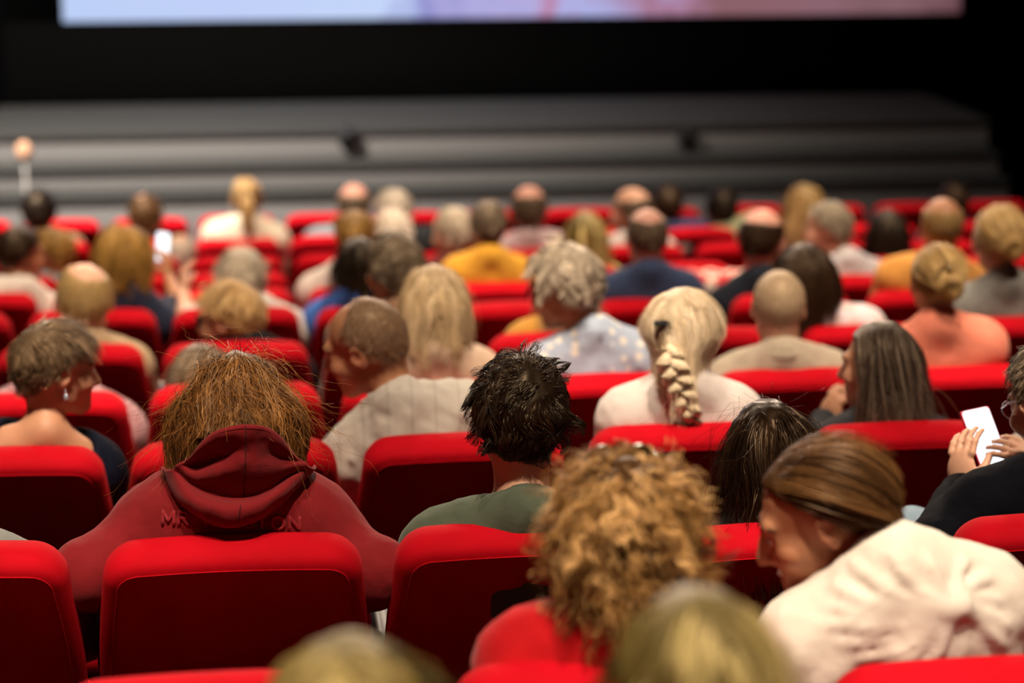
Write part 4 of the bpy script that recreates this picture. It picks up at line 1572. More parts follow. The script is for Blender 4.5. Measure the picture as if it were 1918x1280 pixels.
person('f_green', row='F', col=1, head=(973, 659), sex='m', near=2, hair='tousled', hc='espresso', hth=.022, dy=.20, hscale=1.0, noff=(0, -.072, -.188), build=1.06,
       top=dict(kind='tee', mat=C((.078, .098, .066)), label='dark green t-shirt', neck=1.15, drop=.03, loose=.012, wrinkle=.0035),
       short='dark-haired man in the green t-shirt', label='young man with tousled dark hair in a dark green t-shirt')
person('f_dark', row='F', col=2, head=(1442, 744), sex='f', near=2, hair='long', hc='espresso', hth=.014, hlen=.33, hwid=1.05, curl=.006, waves=1.6, fly=120, dy=.24, rot=(14, 8, -6), shiny=True, ears=False,
       top=dict(kind='tee', mat=C((.02, .02, .022)), label='black top'),
       short='woman with long dark hair', label='woman with long glossy dark hair seen from behind, beside the leaning cream blouse')
person('f_phone', row='F', col=3, head=(1975, 640), sex='m', near=2, hair='short', hc='salt', hth=.01, dy=.34, rot=(22, 26, 0), noff=(0, -.10, -.15), shw=.17, face=True,
       own_legs=True, trousers=(.16, .22, .30),
       arms={'L': ((1752, 1020, .22), (1806, 905, .48), dict(d=(.05, .25, .9), n=(-.75, -.6, .1), curl=.7)),
             'R': ((2040, 1000, .30), (1968, 880, .48), dict(d=(-.75, .25, .45), n=(.25, -.75, .6), curl=.6))},
       top=dict(kind='sweater', mat=C((.003, .0033, .006)), label='black jumper', wrinkle=.003),
       short='person in black holding the phone', label='person in a black jumper with glasses reading a bright phone at the right edge')
# one row ahead
person('e_pixie', row='E', col=-1, head=(103, 599), sex='f', near=2, hair='pixie', hc='taupe', hth=.018, dy=.24, rot=(-66, 6, 0), face=True, skin='mid', gaze=(0, 1, -.1),
       noff=(-.03, -.045, -.175),
       top=dict(kind='scoop', mat=C((.006, .008, .018)), label='navy scoop-neck top', wrinkle=.002),
       short='woman with the short brown crop', label='woman with short ash-brown hair turned right, bare upper back above navy top')
person('e_linen', row='E', col=1, head=(683, 557), sex='m', near=2, hair='thin', hc='thinbrown', bald=((0, .85, .52), 62), hth=.004, dy=.34, rot=(66, 16, -8), face=True, skin='tan', gaze=(0, 1, -.3), noff=(.075, -.055, -.155),
       tyaw=6, build=1.05, hscale=1.07,
       top=dict(kind='shirt', mat=C((.52, .48, .42), 'linen', (.45, .415, .36)), label='pale linen shirt', wrinkle=.008),
       short='man in the pale linen shirt', label='balding man in a pale linen shirt turned left in profile')
person('e_braid', row='E', col=2, head=(1278, 530), sex='f', near=2, hair='bob', hc='platinum', hth=.020, hlen=.195, hwid=1.05, flare=-.02, taper=.68, yface=.02, part=-.2, dy=.20, rot=(-14, 4, 0),
       top=dict(kind='shirt', nocollar=True, mat=C((.74, .66, .62), 'plain', (.70, .63, .60)), label='pale pink shirt', wrinkle=.003),
       short='woman with the platinum braid', label='woman with a long platinum-blond braid and black clip in a pale pink shirt')
person('e_bob', row='E', col=3, head=(1648, 597), sex='f', near=2, hair='bob', hc='ashbob', hth=.015, hlen=.275, hwid=1.06, flare=.035, part=.15, dy=.26, rot=(52, 4, 0), face=True, skin='mid', noff=(0, -.05, -.165), yface=.0,
       arms={'L': ((1530, 850, .50), (1545, 790, .62), dict(d=(.35, -.05, .8), n=(-.7, -.6, .2), curl=1.1))},
       top=dict(kind='sweater', mat=C((.030, .030, .036)), label='charcoal top', wrinkle=.003),
       short='woman with the grey bob', label='woman with a straight grey-brown bob, hand at her chin, in charcoal')
person('e_edge', row='E', col=4, head=(2050, 610), sex='m', near=1, hair='short', hc='grey', dy=.24,
       top=dict(kind='shirt', mat=C((.42, .39, .34)), label='beige shirt'),
       short='beige-sleeved person at the right edge', label='person past the right edge, only a beige sleeve showing behind the phone')
# row D
person('d_plaid', row='D', col=-1, head=(112, 628), sex='m', near=1, hair='short', hc='salt', dy=.50, rot=(0, 40, 0), noff=(.0, -.20, -.035), build=1.22,
       top=dict(kind='shirt', mat=C((.46, .27, .28), 'plaid', (.26, .09, .12)), label='pink checked shirt', wrinkle=.003),
       short='person in the pink checked shirt', label='person in a pink checked shirt hidden behind the short-haired woman')
person('d_earring', row='D', col=0, head=(372, 640), sex='f', near=1, hair='bob', hc='salt', hlen=.20, hth=.012, dy=.26, rot=(30, 5, -5), noff=(.09, -.05, -.135), build=1.15,
       top=dict(kind='sweater', mat=C((.07, .09, .14)), label='slate blue top'),
       short='grey-haired woman with a beaded earring', label='grey-haired woman with a blue beaded earring behind the maroon hoodie')
person('d_bob', row='D', col=1, head=(812, 492), sex='f', near=1, hair='bob', hc='ashblond', hlen=.175, hwid=1.10, hth=.014, part=0.0, dy=.20,
       top=dict(kind='tee', mat=C((.52, .37, .27)), label='sand-coloured top', neck=1.2),
       short='woman with the smooth blond bob', label='woman with a smooth blond bob seen from behind, sand-coloured top')
person('d_floral', row='D', col=2, head=(1056, 452), sex='m', near=1, hair='tousled', hc='silver', strands=3000, hth=.022, dy=.28, rot=(52, 12, -6), face=True, skin='tan', noff=(.08, -.05, -.16), hscale=1.05,
       top=dict(kind='shirt', mat=C((.36, .42, .54), 'dots', (.66, .63, .58)), label='light blue flowered shirt', wrinkle=.005),
       short='man in the blue flowered shirt', label='man with curly silver hair and glasses in a light blue flowered shirt')
person('d_buzz', row='D', col=3, head=(1460, 505), sex='m', near=1, hair='buzz', hc='palebuzz', hth=.004, dy=.20, rot=(-6, 2, 0),
       top=dict(kind='shirt', mat=C((.47, .39, .30)), label='beige shirt', wrinkle=.004),
       short='man with cropped pale hair', label='man with very short pale hair in a beige collared shirt')
person('d_coral', row='D', col=4, head=(1755, 456), sex='f', near=1, hair='bun', hc='darkblond', tie=(.015, -.112, .0), bunr=(.028, .020), hth=.012, dy=.20, skin='mid', rot=(-4, 4, 0),
       top=dict(kind='tee', mat=C((.75, .23, .15)), label='coral top', wrinkle=.002, neck=1.0),
       short='woman in coral', label='woman in a coral top with blond-brown hair pinned up')
# row C
person('c_bald', row='C', col=-1, head=(155, 489), sex='m', near=1, hair='thin', hc='darkblond', bald=((.18, -.25, .95), 42), hth=.004, dy=.22, skin='fair', rot=(8, 5, 0), hscale=1.04,
       top=dict(kind='shirt', mat=C((.38, .27, .16)), label='tan shirt'),
       short='balding man at the left', label='balding man with a thin brown fringe and tan shirt, left side')
person('c_blond', row='C', col=0, head=(428, 520), sex='f', near=1, hair='pixie', hc='blond', hth=.026, dy=.26, rot=(62, 4, 0), face=True, skin='mid', noff=(.07, -.05, -.115), build=1.14,
       top=dict(kind='sweater', mat=C((.012, .012, .014)), label='black top'),
       short='short-haired blond woman', label='blond woman with a short full cut and dark glasses turned left')
person('c_grey', row='C', col=1, head=(738, 430), sex='m', near=1, hair='short', hc='salt', dy=.20, hth=.012, rot=(18, 2, 0),
       top=dict(kind='shirt', mat=C((.30, .16, .10)), label='brown shirt'),
       short='grey-haired man left of centre', label='man with short grey hair, darker at the nape, left of centre')
person('c_mustard', row='C', col=2, head=(1062, 470), sex='f', near=0, hair='bob', hc='grey', dy=.22,
       top=dict(kind='sweater', mat=C((.50, .24, .04)), label='mustard top'),
       short='person in mustard behind the flowered shirt', label='person in a mustard top hidden behind the curly silver-haired man')
person('c_pink', row='C', col=4, head=(1506, 445), sex='f', near=1, hair='bob', hc='darkbrown', hlen=.185, hwid=1.18, hth=.024, dy=.28, noff=(.06, -.05, -.16), rot=(8, 4, -5),
       top=dict(kind='shirt', mat=C((.66, .50, .48), 'blotch', (.70, .62, .66)), label='pale pink flowered blouse', wrinkle=.004),
       short='dark-haired woman in pale pink', label='woman with a rounded dark-brown bob in a pale pink flowered blouse')
person('c_grey_updo', row='C', col=5, head=(1872, 380), sex='f', near=1, hair='bun', hc='darkblond', tie=(.03, -.112, -.005), bunr=(.026, .018), hth=.016, dy=.22, rot=(-10, 4, 0), noff=(.02, -.05, -.165),
       top=dict(kind='tee', mat=C((.20, .195, .18)), label='grey top'),
       short='woman in grey with a clipped updo', label='woman in a grey top with clipped-up ash-blond hair, right edge')
# row B
person('b_phone', row='B', col=-1, head=(240, 421), sex='f', hair='bob', hc='goldbrown', hlen=.145, hth=.014, dy=.26, rot=(-58, 10, 0), face=True, skin='tan', near=1,
       arms={'R': ((330, 560, .40), (316, 520, .55), dict(d=(-.1, .15, .9), n=(.8, -.5, .1), curl=.8))},
       top=dict(kind='tee', mat=C((.018, .026, .055)), label='navy top'),
       short='golden-haired woman with the lit phone', label='golden-brown-haired woman in navy turned right towards a glowing phone')
person('b_white', row='B', col=0, head=(450, 463), sex='f', hair='pixie', hc='silver', hth=.018, dy=.20, near=1, rot=(0, 4, 0), noff=(.06, -.045, -.108), build=1.14,
       arms={'L': ((348, 590, .25), (343, 545, .42), dict(d=(.05, .3, .8), n=(-.8, -.4, .1), curl=.7))},
       top=dict(kind='tee', mat=C((.72, .68, .62)), label='white t-shirt'),
       short='grey-haired person in the white t-shirt', label='person with short silver-grey hair in a white t-shirt, left hand raised')
person('b_blue', row='B', col=1, head=(672, 440), sex='f', hair='long', hc='black', hlen=.27, dy=.20, noff=(-.02, -.05, -.135), build=1.12,
       top=dict(kind='sweater', mat=C((.05, .16, .55)), label='bright blue top'),
       short='long-haired woman in bright blue', label='woman with long black hair in a bright blue top')
person('b_navy', row='B', col=3, head=(1212, 387), sex='m', hair='thin', hc='salt', bald=((.0, -.1, 1), 50), dy=.20, hth=.004, skin='pink',
       top=dict(kind='shirt', mat=C((.035, .055, .12)), label='navy shirt'),
       short='bald-crowned man in the navy shirt', label='man with a bald crown and dark fringe in a navy shirt')
person('b_orange', row='B', col=5, head=(1765, 367), sex='m', hair='buzz', hc='darkblond', hth=.003, dy=.20, skin='tan', build=1.12, bald=((0, 0, 1), 60),
       top=dict(kind='tee', mat=C((.72, .33, .075)), label='orange t-shirt', wrinkle=.005),
       short='bald man in orange', label='bald man in a bright orange t-shirt on the right')
# row A
person('a_white', row='A', col=-2, head=(36, 420), sex='m', hair='short', hc='darkbrown', dy=.24, hth=.016, rot=(-50, 4, 0), skin='tan',
       top=dict(kind='shirt', mat=C((.70, .63, .56)), label='white shirt'),
       short='dark-haired man in the white shirt', label='dark-haired man in a white shirt turned right at the left edge')
person('a_gold', row='A', col=1, head=(664, 393), sex='f', hair='pixie', hc='goldbrown', dy=.22, hth=.012,
       top=dict(kind='tee', mat=C((.70, .60, .54)), label='white top'), dx=-.04, noff=(-.06, -.045, -.165),
       short='golden-haired person in white', label='golden-brown head and white top between the grey man and red seats')
person('a_mustard', row='A', col=2, head=(915, 370), sex='f', hair='short', hc='salt', dy=.20, hth=.016, skin='tan',
       top=dict(kind='sweater', mat=C((.60, .30, .03)), label='mustard yellow top', neck=1.5),
       short='grey-haired person in mustard yellow', label='person with grey-brown hair in a mustard yellow top, centre')
person('a_jacket', row='B', near=1, col=4, head=(1430, 388), sex='m', hair='fringe', hc='darkbrown', dy=.26, rot=(-30, 6, 0), skin='pink', hth=.004, bald=((0, .1, 1), 66),
       top=dict(kind='sweater', mat=C((.014, .018, .028)), label='dark jacket'), noff=(-.01, -.05, -.165),
       short='bald man in the dark jacket', label='ruddy bald man in a dark jacket with a thin dark fringe')
person('a_check', row='A', col=5, head=(1552, 374), sex='m', hair='short', hc='grey', dy=.24, hth=.014, rot=(55, 4, 0), noff=(.07, -.05, -.16), face=True,
       top=dict(kind='shirt', mat=C((.62, .52, .47), 'hstripe', (.30, .42, .55)), label='cream and blue shirt'),
       short='grey-haired man in the cream and blue shirt', label='grey-haired man turned left in a cream and blue shirt')
# row Z
person('z_tan', row='Z', col=-1, head=(96, 424), sex='m', hair='short', hc='goldbrown', dy=.26, rot=(62, 6, 0), skin='tan', noff=(.05, -.05, -.16),
       top=dict(kind='tee', mat=C((.17, .18, .18)), label='grey t-shirt'),
       short='tan-haired man in grey', label='tan-haired man in grey turned left behind the white shirt')
person('z_white', row='Z', col=2, head=(735, 390), sex='f', hair='pixie', hc='white', dy=.20, hth=.018, hscale=1.08,
       top=dict(kind='tee', mat=C((.3, .28, .26)), label='grey top'),
       short='white-haired person', label='bright white head of hair just above the grey-haired man')
person('z_grey', row='Z', col=3, head=(848, 386), sex='m', hair='short', hc='silver', dy=.22, rot=(40, 4, 0), hth=.012,
       top=dict(kind='tee', mat=C((.10, .02, .02)), label='dark red top'),
       short='pale-grey-haired man', label='pale grey-haired man turned left beside the mustard top')
person('z_olive', row='Z', col=4, head=(1096, 392), sex='f', hair='bob', hc='olive', dy=.20, hlen=.24,
       top=dict(kind='tee', mat=C((.42, .36, .13)), label='olive yellow top'),
       short='olive-blond woman', label='woman with olive-blond hair and an olive yellow top behind the curly silver head')
person('z_black', row='Z', col=7, head=(1662, 388), sex='f', hair='long', hc='black', dy=.22, hlen=.30, hwid=1.1,
       top=dict(kind='sweater', mat=C((.004, .004, .005)), label='black coat', loose=.03), build=1.15,
       short='person in the black coat', label='person with black hair in a black coat left of the orange shirt')
# row Y
person('y_lilac', row='Y', col=0, head=(337, 436), sex='m', hair='thin', hc='white', dy=.3, hth=.004, noff=(-.02, -.05, -.16), skin='fair', hscale=.95,
       top=dict(kind='tee', mat=C((.48, .47, .58)), label='lilac shirt'),
       short='person in lilac', label='person in a pale lilac shirt just right of the glowing phone')
person('y_white', row='Y', col=2, head=(738, 351), sex='f', hair='pixie', hc='white', dy=.20, hth=.018, hscale=1.05,
       top=dict(kind='sweater', mat=C((.03, .035, .04)), label='dark coat'), build=1.1,
       short='white-haired woman further forward', label='white-haired woman in a dark coat, upper one of two white heads')
person('y_bald', row='Y', col=4, head=(990, 344), sex='m', hair='fringe', hc='salt', dy=.20, hth=.004, skin='pink', hscale=1.12, bald=((0, .1, 1), 62),
       top=dict(kind='shirt', mat=C((.55, .40, .42)), label='pale pink shirt'),
       short='pink bald man at the centre', label='bald pink-scalped man with dark sides near the centre of the front rows')
person('y_bald_white', row='Y', col=5, head=(1182, 349), sex='m', hair='fringe', hc='salt', dy=.22, hth=.004, skin='fair', rot=(35, 2, 0), hscale=1.1, bald=((0, .1, 1), 66),
       top=dict(kind='shirt', mat=C((.74, .70, .66)), label='white shirt'),
       short='bald man in the white shirt', label='bald man in a white shirt directly ahead of the navy shirt')
person('y_blond', row='Y', col=7, head=(1505, 342), sex='f', hair='bob', hc='darkblond', dy=.20, hlen=.2, hscale=1.05,
       top=dict(kind='tee', mat=C((.25, .22, .15)), label='khaki top'),
       short='blond woman ahead of the grey man', label='dark-blond head just above the grey-haired man in cream and blue')
# row X
person('x_black', row='X', col=-2, head=(71, 350), sex='m', hair='short', hc='black', dy=.20, hth=.014, skin='tan', hscale=1.08,
       top=dict(kind='tee', mat=C((.3, .18, .10)), label='tan top'),
       short='black-haired man in the front', label='black-haired head near the left edge against the pale stage')
person('x_brown', row='X', col=-1, head=(271, 360), sex='m', hair='thin', hc='brown', dy=.20, hth=.006, bald=((-.2, .1, 1), 24), hscale=1.15,
       top=dict(kind='sweater', mat=C((.02, .015, .012)), label='dark top'),
       short='brown-haired man in the front', label='brown-haired man with a small bald spot above the glowing phone')
person('x_ponytail', row='X', col=0, head=(461, 332), sex='f', hair='ponytail', hc='blond', dy=.20, hth=.010, tail=.20, hscale=1.08, build=1.12,
       top=dict(kind='tee', mat=C((.78, .70, .55)), label='cream blouse', loose=.03, sleeve=.8),
       short='ponytailed woman in the cream top', label='blond woman with a ponytail and cream top in the front rows')
person('x_bald', row='X', col=2, head=(662, 341), sex='m', hair='fringe', hc='salt', dy=.20, hth=.004, skin='pink', hscale=1.1, bald=((0, .1, 1), 66), noff=(-.04, -.045, -.165),
       top=dict(kind='shirt', mat=C((.26, .30, .34)), label='grey-blue shirt'),
       short='bald man in grey-blue', label='bald man in a grey-blue shirt left of the white heads')
person('x_darkbrown', row='X', col=5, head=(1250, 341), sex='m', hair='short', hc='darkbrown', dy=.20, hth=.016,
       top=dict(kind='shirt', mat=C((.03, .045, .11)), label='navy shirt'),
       short='brown-haired man with a draped sweater', label='dark-brown-haired man with a pale sweater over navy shoulders')
person('x_dark', row='X', keep=True, col=6, head=(1352, 347), sex='m', hair='short', hc='black', dy=.20, hth=.016, hscale=1.05,
       top=dict(kind='tee', mat=C((.33, .34, .20)), label='sage green top', loose=.03), build=1.1,
       short='black-haired person in sage green', label='black-haired person in a sage green top in the front rows')
person('x_right', row='X', col=8, head=(1786, 340), sex='f', hair='short', hc='darkbrown', dy=.20, hth=.016, hscale=1.05,
       top=dict(kind='tee', mat=C((.03, .035, .06)), label='dark top'),
       short='dark-haired person above the bald orange man', label='dark-haired head just above the bald man in orange')

for key, P in AUD.items():
    ideal = PX(P['head'][0], P['head'][1], YR[P['row']] + P.get('dy', .2))[0]
    cidx = int(math.floor((ideal - X0) / SEAT_W))
    if cidx != P['col']: print('col?', key, P['col'], '->', cidx, round((ideal - X0) / SEAT_W, 2))
    if P['row'] in 'ZYX' and not P.get('keep'): P['col'] = cidx
for key, P in AUD.items():
    if P.get('near', 0) == 0:                # broad-headed front rows
        far = P['row'] in 'ZYX'
        P['hscale'] = P.get('hscale', 1.0) * (1.13 if far else 1.06)
        P['build'] = P.get('build', 1.0) * (1.12 if far else 1.04)
    elif P['row'] in 'CB':
        P['hscale'] = P.get('hscale', 1.0) * (1.20 if key == 'b_white' else 1.15)
        P['build'] = P.get('build', 1.0) * 1.06
occ = {}
import time
t0 = time.time()
for key, P in AUD.items():
    k = (P['row'], P['col'])
    if k in occ: print('SEAT CLASH', key, occ[k])
    occ[k] = key
    if k not in SEATS: make_seat(*k)
    make_person(key, P)
print('people', len(AUD), 'time', time.time() - t0)

# ------------------------------------------------------------------ things worn and held
CHROME = plain('bright_metal', (.75, .73, .70), .2, 1.0)
BLACKFRAME = plain('black_frame', (.01, .01, .012), .3)
SILVERFRAME = plain('pale_frame', (.55, .5, .6), .2, .3)
GOLD = plain('gold_clip', (.62, .40, .12), .3, .5)
glasses(PEOPLE['d_floral'], BLACKFRAME)
glasses(PEOPLE['c_blond'], BLACKFRAME, True)
glasses(PEOPLE['f_phone'], SILVERFRAME)
g_ = glasses(PEOPLE['g_curly'], CHROME, True, .128, .082, math.radians(34), 'sunglasses')
g_['label'] = 'sunglasses pushed up into the curly hair'
earring(PEOPLE['e_pixie'], 1, 'drop', (.45, .5, .6))
earring(PEOPLE['e_bob'], -1, 'pearl', (.7, .62, .5))
# beaded earring cluster
I = PEOPLE['d_earring']
c = PX(303, 727, YR['D'] + .24) - I['O']
for i, (dx, dz, cc) in enumerate(((0, 0, (.12, .3, .5)), (.008, -.012, (.2, .45, .6)), (-.008, -.014, (.5, .1, .1)), (.002, -.026, (.08, .18, .4)), (0, .014, (.6, .55, .5)))):
    m3 = MB(); m3.sphere(c + [dx, 0, dz], .008, 8); m3.build('earring_bead', plain('bead%d' % i, cc, .25), I['root'])

# hoodie seam and lettering
I = PEOPLE['f_hood']
build_hood(I)
_me = I['top'].data
V = np.zeros(len(_me.vertices) * 3, F32); _me.vertices.foreach_get('co', V); V = V.reshape(-1, 3)
bv2 = BVHTree.FromPolygons([tuple(v) for v in V], [tuple(p.vertices) for p in _me.polygons])
# puffed letters across the back, each a rounded stroke on a smooth sheet through the upper back
smp = []
for px in np.linspace(280, 585, 62):
    for py in np.linspace(935, 1012, 16):
        p, n_ = hit(bv2, I['O'], px, py)
        if p is not None: smp.append((px, py, p[1]))
smp = np.array(smp)
_arc = lambda cx, cy, rx, ry, a0, a1, n=9: [(cx + rx * math.cos(math.radians(a)), cy + ry * math.sin(math.radians(a))) for a in np.linspace(a0, a1, n)]
GLYPH = {
    'M': [[(0, 0), (0, 1), (.5, .2), (1, 1), (1, 0)]],
    'R': [[(0, 0), (0, 1), (.55, 1)] + _arc(.62, .74, .3, .26, 90, -90, 7) + [(0, .48)], [(.45, .48), (1, 0)]],
    'W': [[(0, 1), (.25, 0), (.5, .8), (.75, 0), (1, 1)]],
    'I': [[(.5, 0), (.5, 1)]],
    'N': [[(0, 0), (0, 1), (1, 0), (1, 1)]],
    'S': [_arc(.5, .76, .46, .24, 20, 250, 9) + _arc(.5, .25, .48, .25, 80, -160, 9)],
    'T': [[(0, 1), (1, 1)], [(.5, 1), (.5, 0)]],
    'O': [_arc(.5, .5, .5, .5, 90, 450, 18)],
}
LETT = cloth((.27, .016, .022), rough=.6)
for ch, xa, xb in (('M', 305, 326), ('R', 335, 352), ('W', 378, 410), ('I', 416, 420), ('N', 428, 448), ('S', 456, 473), ('T', 481, 499), ('O', 509, 532), ('N', 542, 561)):
    m3 = MB()
    def lay(gx, gy):
        px = xa + (xb - xa) * gx
        py = 980 + 13 * (px - 303) / 261 - 23 * gy
        w_ = np.exp(-((smp[:, 0] - px) ** 2 + (smp[:, 1] - py) ** 2) / (2 * 9.0 ** 2))
        yy_ = float((w_ * smp[:, 2]).sum() / w_.sum())
        return PX(px, py, yy_ + I['O'][1]) - I['O'] + np.array([0, -.0032, .0006])
    for st in GLYPH[ch]:
        if len(st) > 8 and ch in 'OS':
            m3.tube([lay(*q) for q in (st[:-1] if ch == 'O' else st)], .0036, 10, ch == 'O')
            continue
        for u0, u1 in zip(st[:-1], st[1:]):
            m3.tube([lay(u0[0] + (u1[0] - u0[0]) * t, u0[1] + (u1[1] - u0[1]) * t) for t in np.linspace(-.02, 1.02, 7)], .0036, 10)
        for q in st: m3.sphere(lay(*q), .0036, 6)
    lo_ = m3.build('letter', LETT, I['top'])
    lo_['label'] = 'raised letter ' + ch

# braid and black clip
I = PEOPLE['e_braid']
rs = np.random.RandomState(5)
ctr = [PX(px, py, YR['E'] + d) - I['O'] for px, py, d in ((1248, 650, .072), (1258, 682, .066), (1268, 712, .068), (1280, 745, .070), (1293, 775, .068), (1306, 800, .075))]
ctr = np.array(ctr)
tt = np.linspace(0, 1, 60)
cc = np.stack([np.interp(tt, np.linspace(0, 1, len(ctr)), ctr[:, a]) for a in range(3)], 1)
hb = HairBuild()
cols = np.array(HAIRC['platinum'])
for k in range(3):
    ph = tt * 2 * math.pi * 2.0 + k * 2.094
    wd = np.interp(tt, [0, .2, .5, .8, 1], [.014, .021, .021, .015, .006])
    cen = cc + np.stack([np.sin(ph) * wd, -np.sin(2 * ph) * wd * .45 - .004, 0 * ph], 1)
    m3 = MB(); m3.tube(cen, wd * .95, 10); hb.add(np.concatenate(m3.V), np.concatenate(m3.Q), cols[1])
    n2 = 160
    a = rs.uniform(0, 6.28, n2)
    Pp = cen[None] + np.stack([np.cos(a)[:, None] * wd[None] * .98, np.sin(a)[:, None] * wd[None] * .98, 0 * a[:, None] * wd[None]], 2)
    Sx = Pp[:, ::2]
    Vr, Qr, Cr = ribbons(Sx, .0016, cols, rs, .8)
    # darker copper ends of the braid
    tips = np.clip((np.tile(np.repeat(np.linspace(0, 1, Sx.shape[1]), 2), n2) - .78) / .15, 0, 1)[:, None]
    hb.add(Vr, Qr, Cr * (1 - tips) + np.array([.10, .05, .03]) * tips)
V = np.concatenate(hb.V)
br = mesh_np('braid', V, np.concatenate(hb.Q), HAIR, I['root'], True, np.concatenate(hb.C)); br['label'] = 'three-strand platinum braid'
T_ = lambda p: I['HR'] @ (np.asarray(p, float) * I['hs']) + I['Hc']
cp = PX(1238, 606, YR['E'] + .10) - I['O']
m3 = MB()
m3.box(cp + [-.018, -.006, -.006], cp + [.018, .010, .007], .005)
for i in range(5):
    x = -.018 + .009 * i
    m3.tube([cp + [x, -.010, .006], cp + [x + .002, -.016, -.006], cp + [x + .002, -.004, -.020]], [.0028, .0026, .0012], 6)
m3.build('hair_clip', BLACK, I['root'])
for key, (px, py, dd), nm in (('c_grey_updo', (1893, 452, .075), 'claw'), ('d_coral', (1768, 512, .085), 'claw')):
    I = PEOPLE[key]
    cp = PX(px, py, YR[AUD[key]['row']] + dd) - I['O']
    m3 = MB()
    for s_ in (-1, 1):
        m3.tube([cp + [s_ * .004, 0, .022], cp + [s_ * .018, -.012, .006], cp + [s_ * .016, -.010, -.02]], [.006, .008, .003], 8)
    m3.build('hair_clip', GOLD if key == 'c_grey_updo' else plain('tortoise_clip', (.08, .035, .012), .25), I['root'])

# phone held by the person in black
def phone(row, ctr_px, d, w_, h_, R_, label, case_c, strength, group=None):
    c = PX(ctr_px[0], ctr_px[1], YR[row] + d)
    e = empty('mobile_phone', c, label, 'phone', group)
    def tr(m, name, mat, par=e):
        return m.build(name, mat, par, False, None, (R_, np.zeros(3)))
    m3 = MB(); m3.box((-w_ / 2 - .003, -.0005, -h_ / 2 - .003), (w_ / 2 + .003, .0105, h_ / 2 + .003), .005)
    tr(m3, 'case', plain('case_%.2f' % case_c[0], case_c, .45))
    m, nt, bs = new_mat('phone_screen')
    tc = nt.nodes.new('ShaderNodeTexCoord'); sx = nt.nodes.new('ShaderNodeSeparateXYZ'); link(nt, tc, 'Generated', sx, 0)
    ml = nt.nodes.new('ShaderNodeMath'); ml.operation = 'MULTIPLY'; ml.inputs[1].default_value = 15; link(nt, sx, 2, ml, 0)
    fr = nt.nodes.new('ShaderNodeMath'); fr.operation = 'FRACT'; link(nt, ml, 0, fr, 0)
    lt = nt.nodes.new('ShaderNodeMath'); lt.operation = 'LESS_THAN'; lt.inputs[1].default_value = .3; link(nt, fr, 0, lt, 0)
    mx = nt.nodes.new('ShaderNodeMix'); mx.data_type = 'RGBA'
    mx.inputs['A'].default_value = (.93, .96, 1, 1); mx.inputs['B'].default_value = (.80, .84, .92, 1)
    link(nt, lt, 0, mx, 'Factor'); link(nt, mx, 'Result', bs, 'Emission Color')
    bs.inputs['Emission Strength'].default_value = strength
    bs.inputs['Base Color'].default_value = (.02, .02, .02, 1)
    # rounded screen plate
    m3 = MB()
    r_ = .008; pts = []
    for cx, cz, a0 in ((1, 1, 0), (-1, 1, 90), (-1, -1, 180), (1, -1, 270)):
        for a in np.linspace(a0, a0 + 90, 6):
            pts.append((cx * (w_ / 2 - r_) + r_ * math.cos(math.radians(a)), cz * (h_ / 2 - r_) + r_ * math.sin(math.radians(a))))
    V = [(x, -.0012, z) for x, z in pts] + [(x, .002, z) for x, z in pts] + [(0, -.0012, 0)]
    n_ = len(pts)
    m3.add(V, [(i, i + n_, (i + 1) % n_ + n_, (i + 1) % n_) for i in range(n_)], [(2 * n_, i, (i + 1) % n_) for i in range(n_)])
    tr(m3, 'display', m)
    m3 = MB(); m3.sphere((0, -.0018, h_ / 2 - .007), .0018, 6); tr(m3, 'camera_dot', BLACK)
    return e
Rp = np.array(Matrix.Rotation(math.radians(-13), 3, 'Y') @ Matrix.Rotation(math.radians(-38), 3, 'X') @ Matrix.Rotation(math.radians(8), 3, 'Z'))
phone('F', (1846, 822), .565, .066, .150, Rp, 'glowing white phone in a red case held by the person in black', (.55, .01, .04), 1.6)
Rp = np.array(Matrix.Rotation(math.radians(4), 3, 'Y') @ Matrix.Rotation(math.radians(-20), 3, 'X') @ Matrix.Rotation(math.radians(30), 3, 'Z'))
phone('B', (305, 463), .62, .062, .125, Rp, 'small glowing phone held up by the golden-haired woman in navy', (.02, .02, .025), 1.8)

# jeans with one leg crossed for the person in black
I = PEOPLE['f_phone']
s = SDF(axis_fine(-.45, .3, .011, []), axis_fine(-.2, .75, .011, []), axis_fine(-.5, .42, .011, []))
s.ell((0, -.01, .10), (.18, .13, .125), k=.04)
kl = PX(1706, 972, YR['F'] + .62) - I['O'] + np.array([0, 0, -.045])
s.cap((.09, .03, .085), (.12, .44, .09), .085, .066, .05)
s.cap((.12, .44, .085), (.12, .42, -.40), .066, .052, .03)
s.cap((-.09, .04, .10), kl, .085, .068, .05)
s.cap(kl, (.10, .45, .19), .064, .048, .03)
X, Y, Z = s.pts((slice(None),) * 3)
s.D = s.D + F32(.004) * vnoise(X, Y, Z, 35, 3)
V, Q = s.mesh()
jo = mesh_np('jeans', V, Q, cloth((.22, .30, .38), 'plain', (.14, .20, .27)), I['root']); jo['label'] = 'pale blue jeans, one leg crossed'
m3 = MB(); m3.box((.08, .40, -.45), (.17, .62, -.38), .03); m3.build('shoe', MATS['shoe_leather'], jo)
m3 = MB(); m3.box((.10, .40, .16), (.32, .49, .23), .03); m3.build('shoe', MATS['shoe_leather'], jo)

# pale sweater over navy shoulders
I = PEOPLE['x_darkbrown']
N, u, rt, fw = I['N'], I['u'], I['rt'], I['fw']
m3 = MB()
m3.tube([N + rt * x - u * (.075 + .25 * max(0, abs(x) - .1)) - fw * (.10 - .9 * max(0, abs(x) - .08)) for x in np.linspace(-.22, .22, 15)], [.03] + [.05] * 13 + [.03], 10)
m3.build('draped_sweater', cloth((.58, .52, .50)), I['root'])

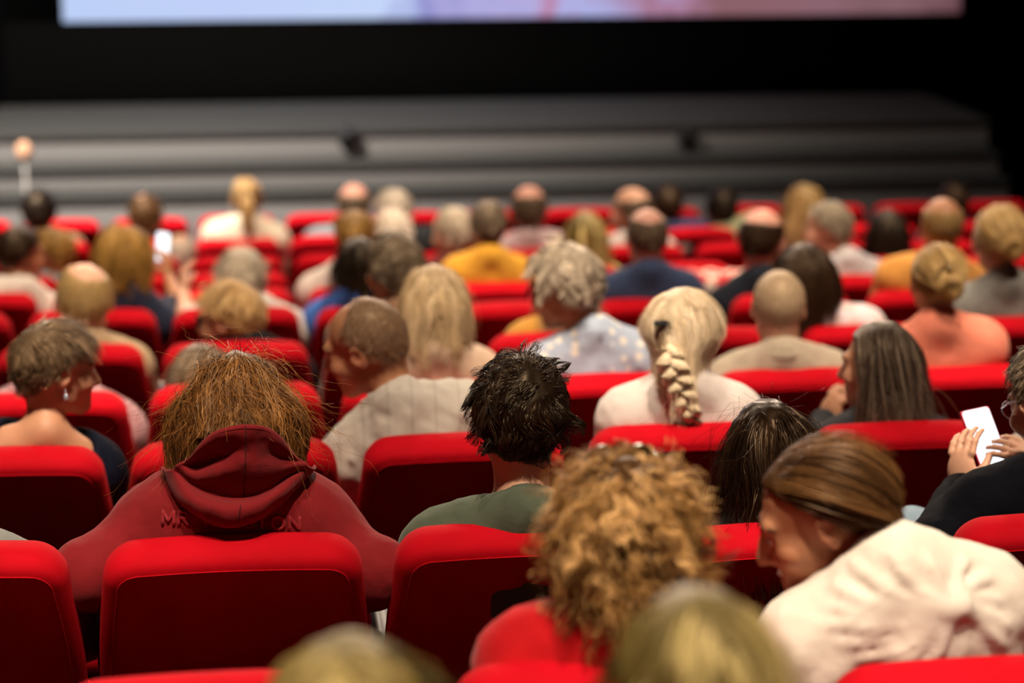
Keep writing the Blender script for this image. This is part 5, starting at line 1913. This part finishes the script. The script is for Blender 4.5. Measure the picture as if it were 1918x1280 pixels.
# patterned jacket hung over an empty seat
jm = MB()
x = PX(1352, 520, YR['A'])[0]
G_ = []
for i, v in enumerate(np.linspace(0, 1, 16)):
    rowp = []
    for j, uu in enumerate(np.linspace(-.17, .17, 16)):
        a = (v - .42) * .62
        z = ZT['A'] + .018 - max(0, abs(a) - .05) * .98 + .006 * math.sin(uu * 60 + v * 9)
        y = YR['A'] + .055 + np.clip(a, -.06, .06) * 1.25 + (abs(a) - .05 > 0) * np.sign(a) * .0 + (.25 * max(0, abs(a) - .05)) + .010 * math.sin(uu * 45 + v * 5)
        if a < 0: y -= .030
        rowp.append((x + uu * (1 - .15 * v), y, z))
    G_.append(rowp)
jm.grid(np.array(G_))
jk = jm.build('jacket', cloth((.55, .03, .04), 'blotch', (.62, .50, .42)))
md = jk.modifiers.new('thickness', 'SOLIDIFY'); md.thickness = .012
tag(jk, 'red and cream patterned jacket hung over an empty seat back', 'jacket')

# smile of the leaning woman
I = PEOPLE['g_lean']
m3 = MB()
m3.tube([I['HR'] @ (np.array(q) * I['hs']) + I['Hc'] for q in ((-.024, .078, -.060), (-.014, .090, -.066), (0, .0945, -.068), (.014, .090, -.066), (.024, .078, -.060))], [.001, .004, .0048, .004, .001], 8)
m3.build('teeth', plain('tooth_white', (.75, .70, .62), .3), I['root'])

# ------------------------------------------------------------------ empty seats, labels
def finish_labels():
    nums = ['first', 'second', 'third', 'fourth', 'fifth', 'sixth', 'seventh', 'eighth', 'ninth', 'tenth', 'eleventh', 'twelfth', 'thirteenth', 'fourteenth', 'fifteenth']
    front = sorted(c for (r, c) in SEATS if r == 'W')
    for (row, col), e in SEATS.items():
        if (row, col) in SEAT_OCC:
            e['label'] = 'red cinema seat of the ' + AUD[SEAT_OCC[(row, col)]]['short']
        elif row == 'W':
            e['label'] = 'empty red seat in the frontmost row, %s from the left' % nums[front.index(col)]
        else:
            best = sorted((abs(c2 - col), c2) for (r2, c2) in SEAT_OCC if r2 == row)
            d, c2 = best[0]
            side = 'left' if col < c2 else 'right'
            who = AUD[SEAT_OCC[(row, c2)]]['short']
            if d == 1: e['label'] = 'empty red seat directly %s of the %s' % (side, who)
            else: e['label'] = 'empty red seat %s places %s of the %s' % (['', '', 'two', 'three', 'four', 'five', 'six', 'seven', 'eight'][d], side, who)
finish_labels()
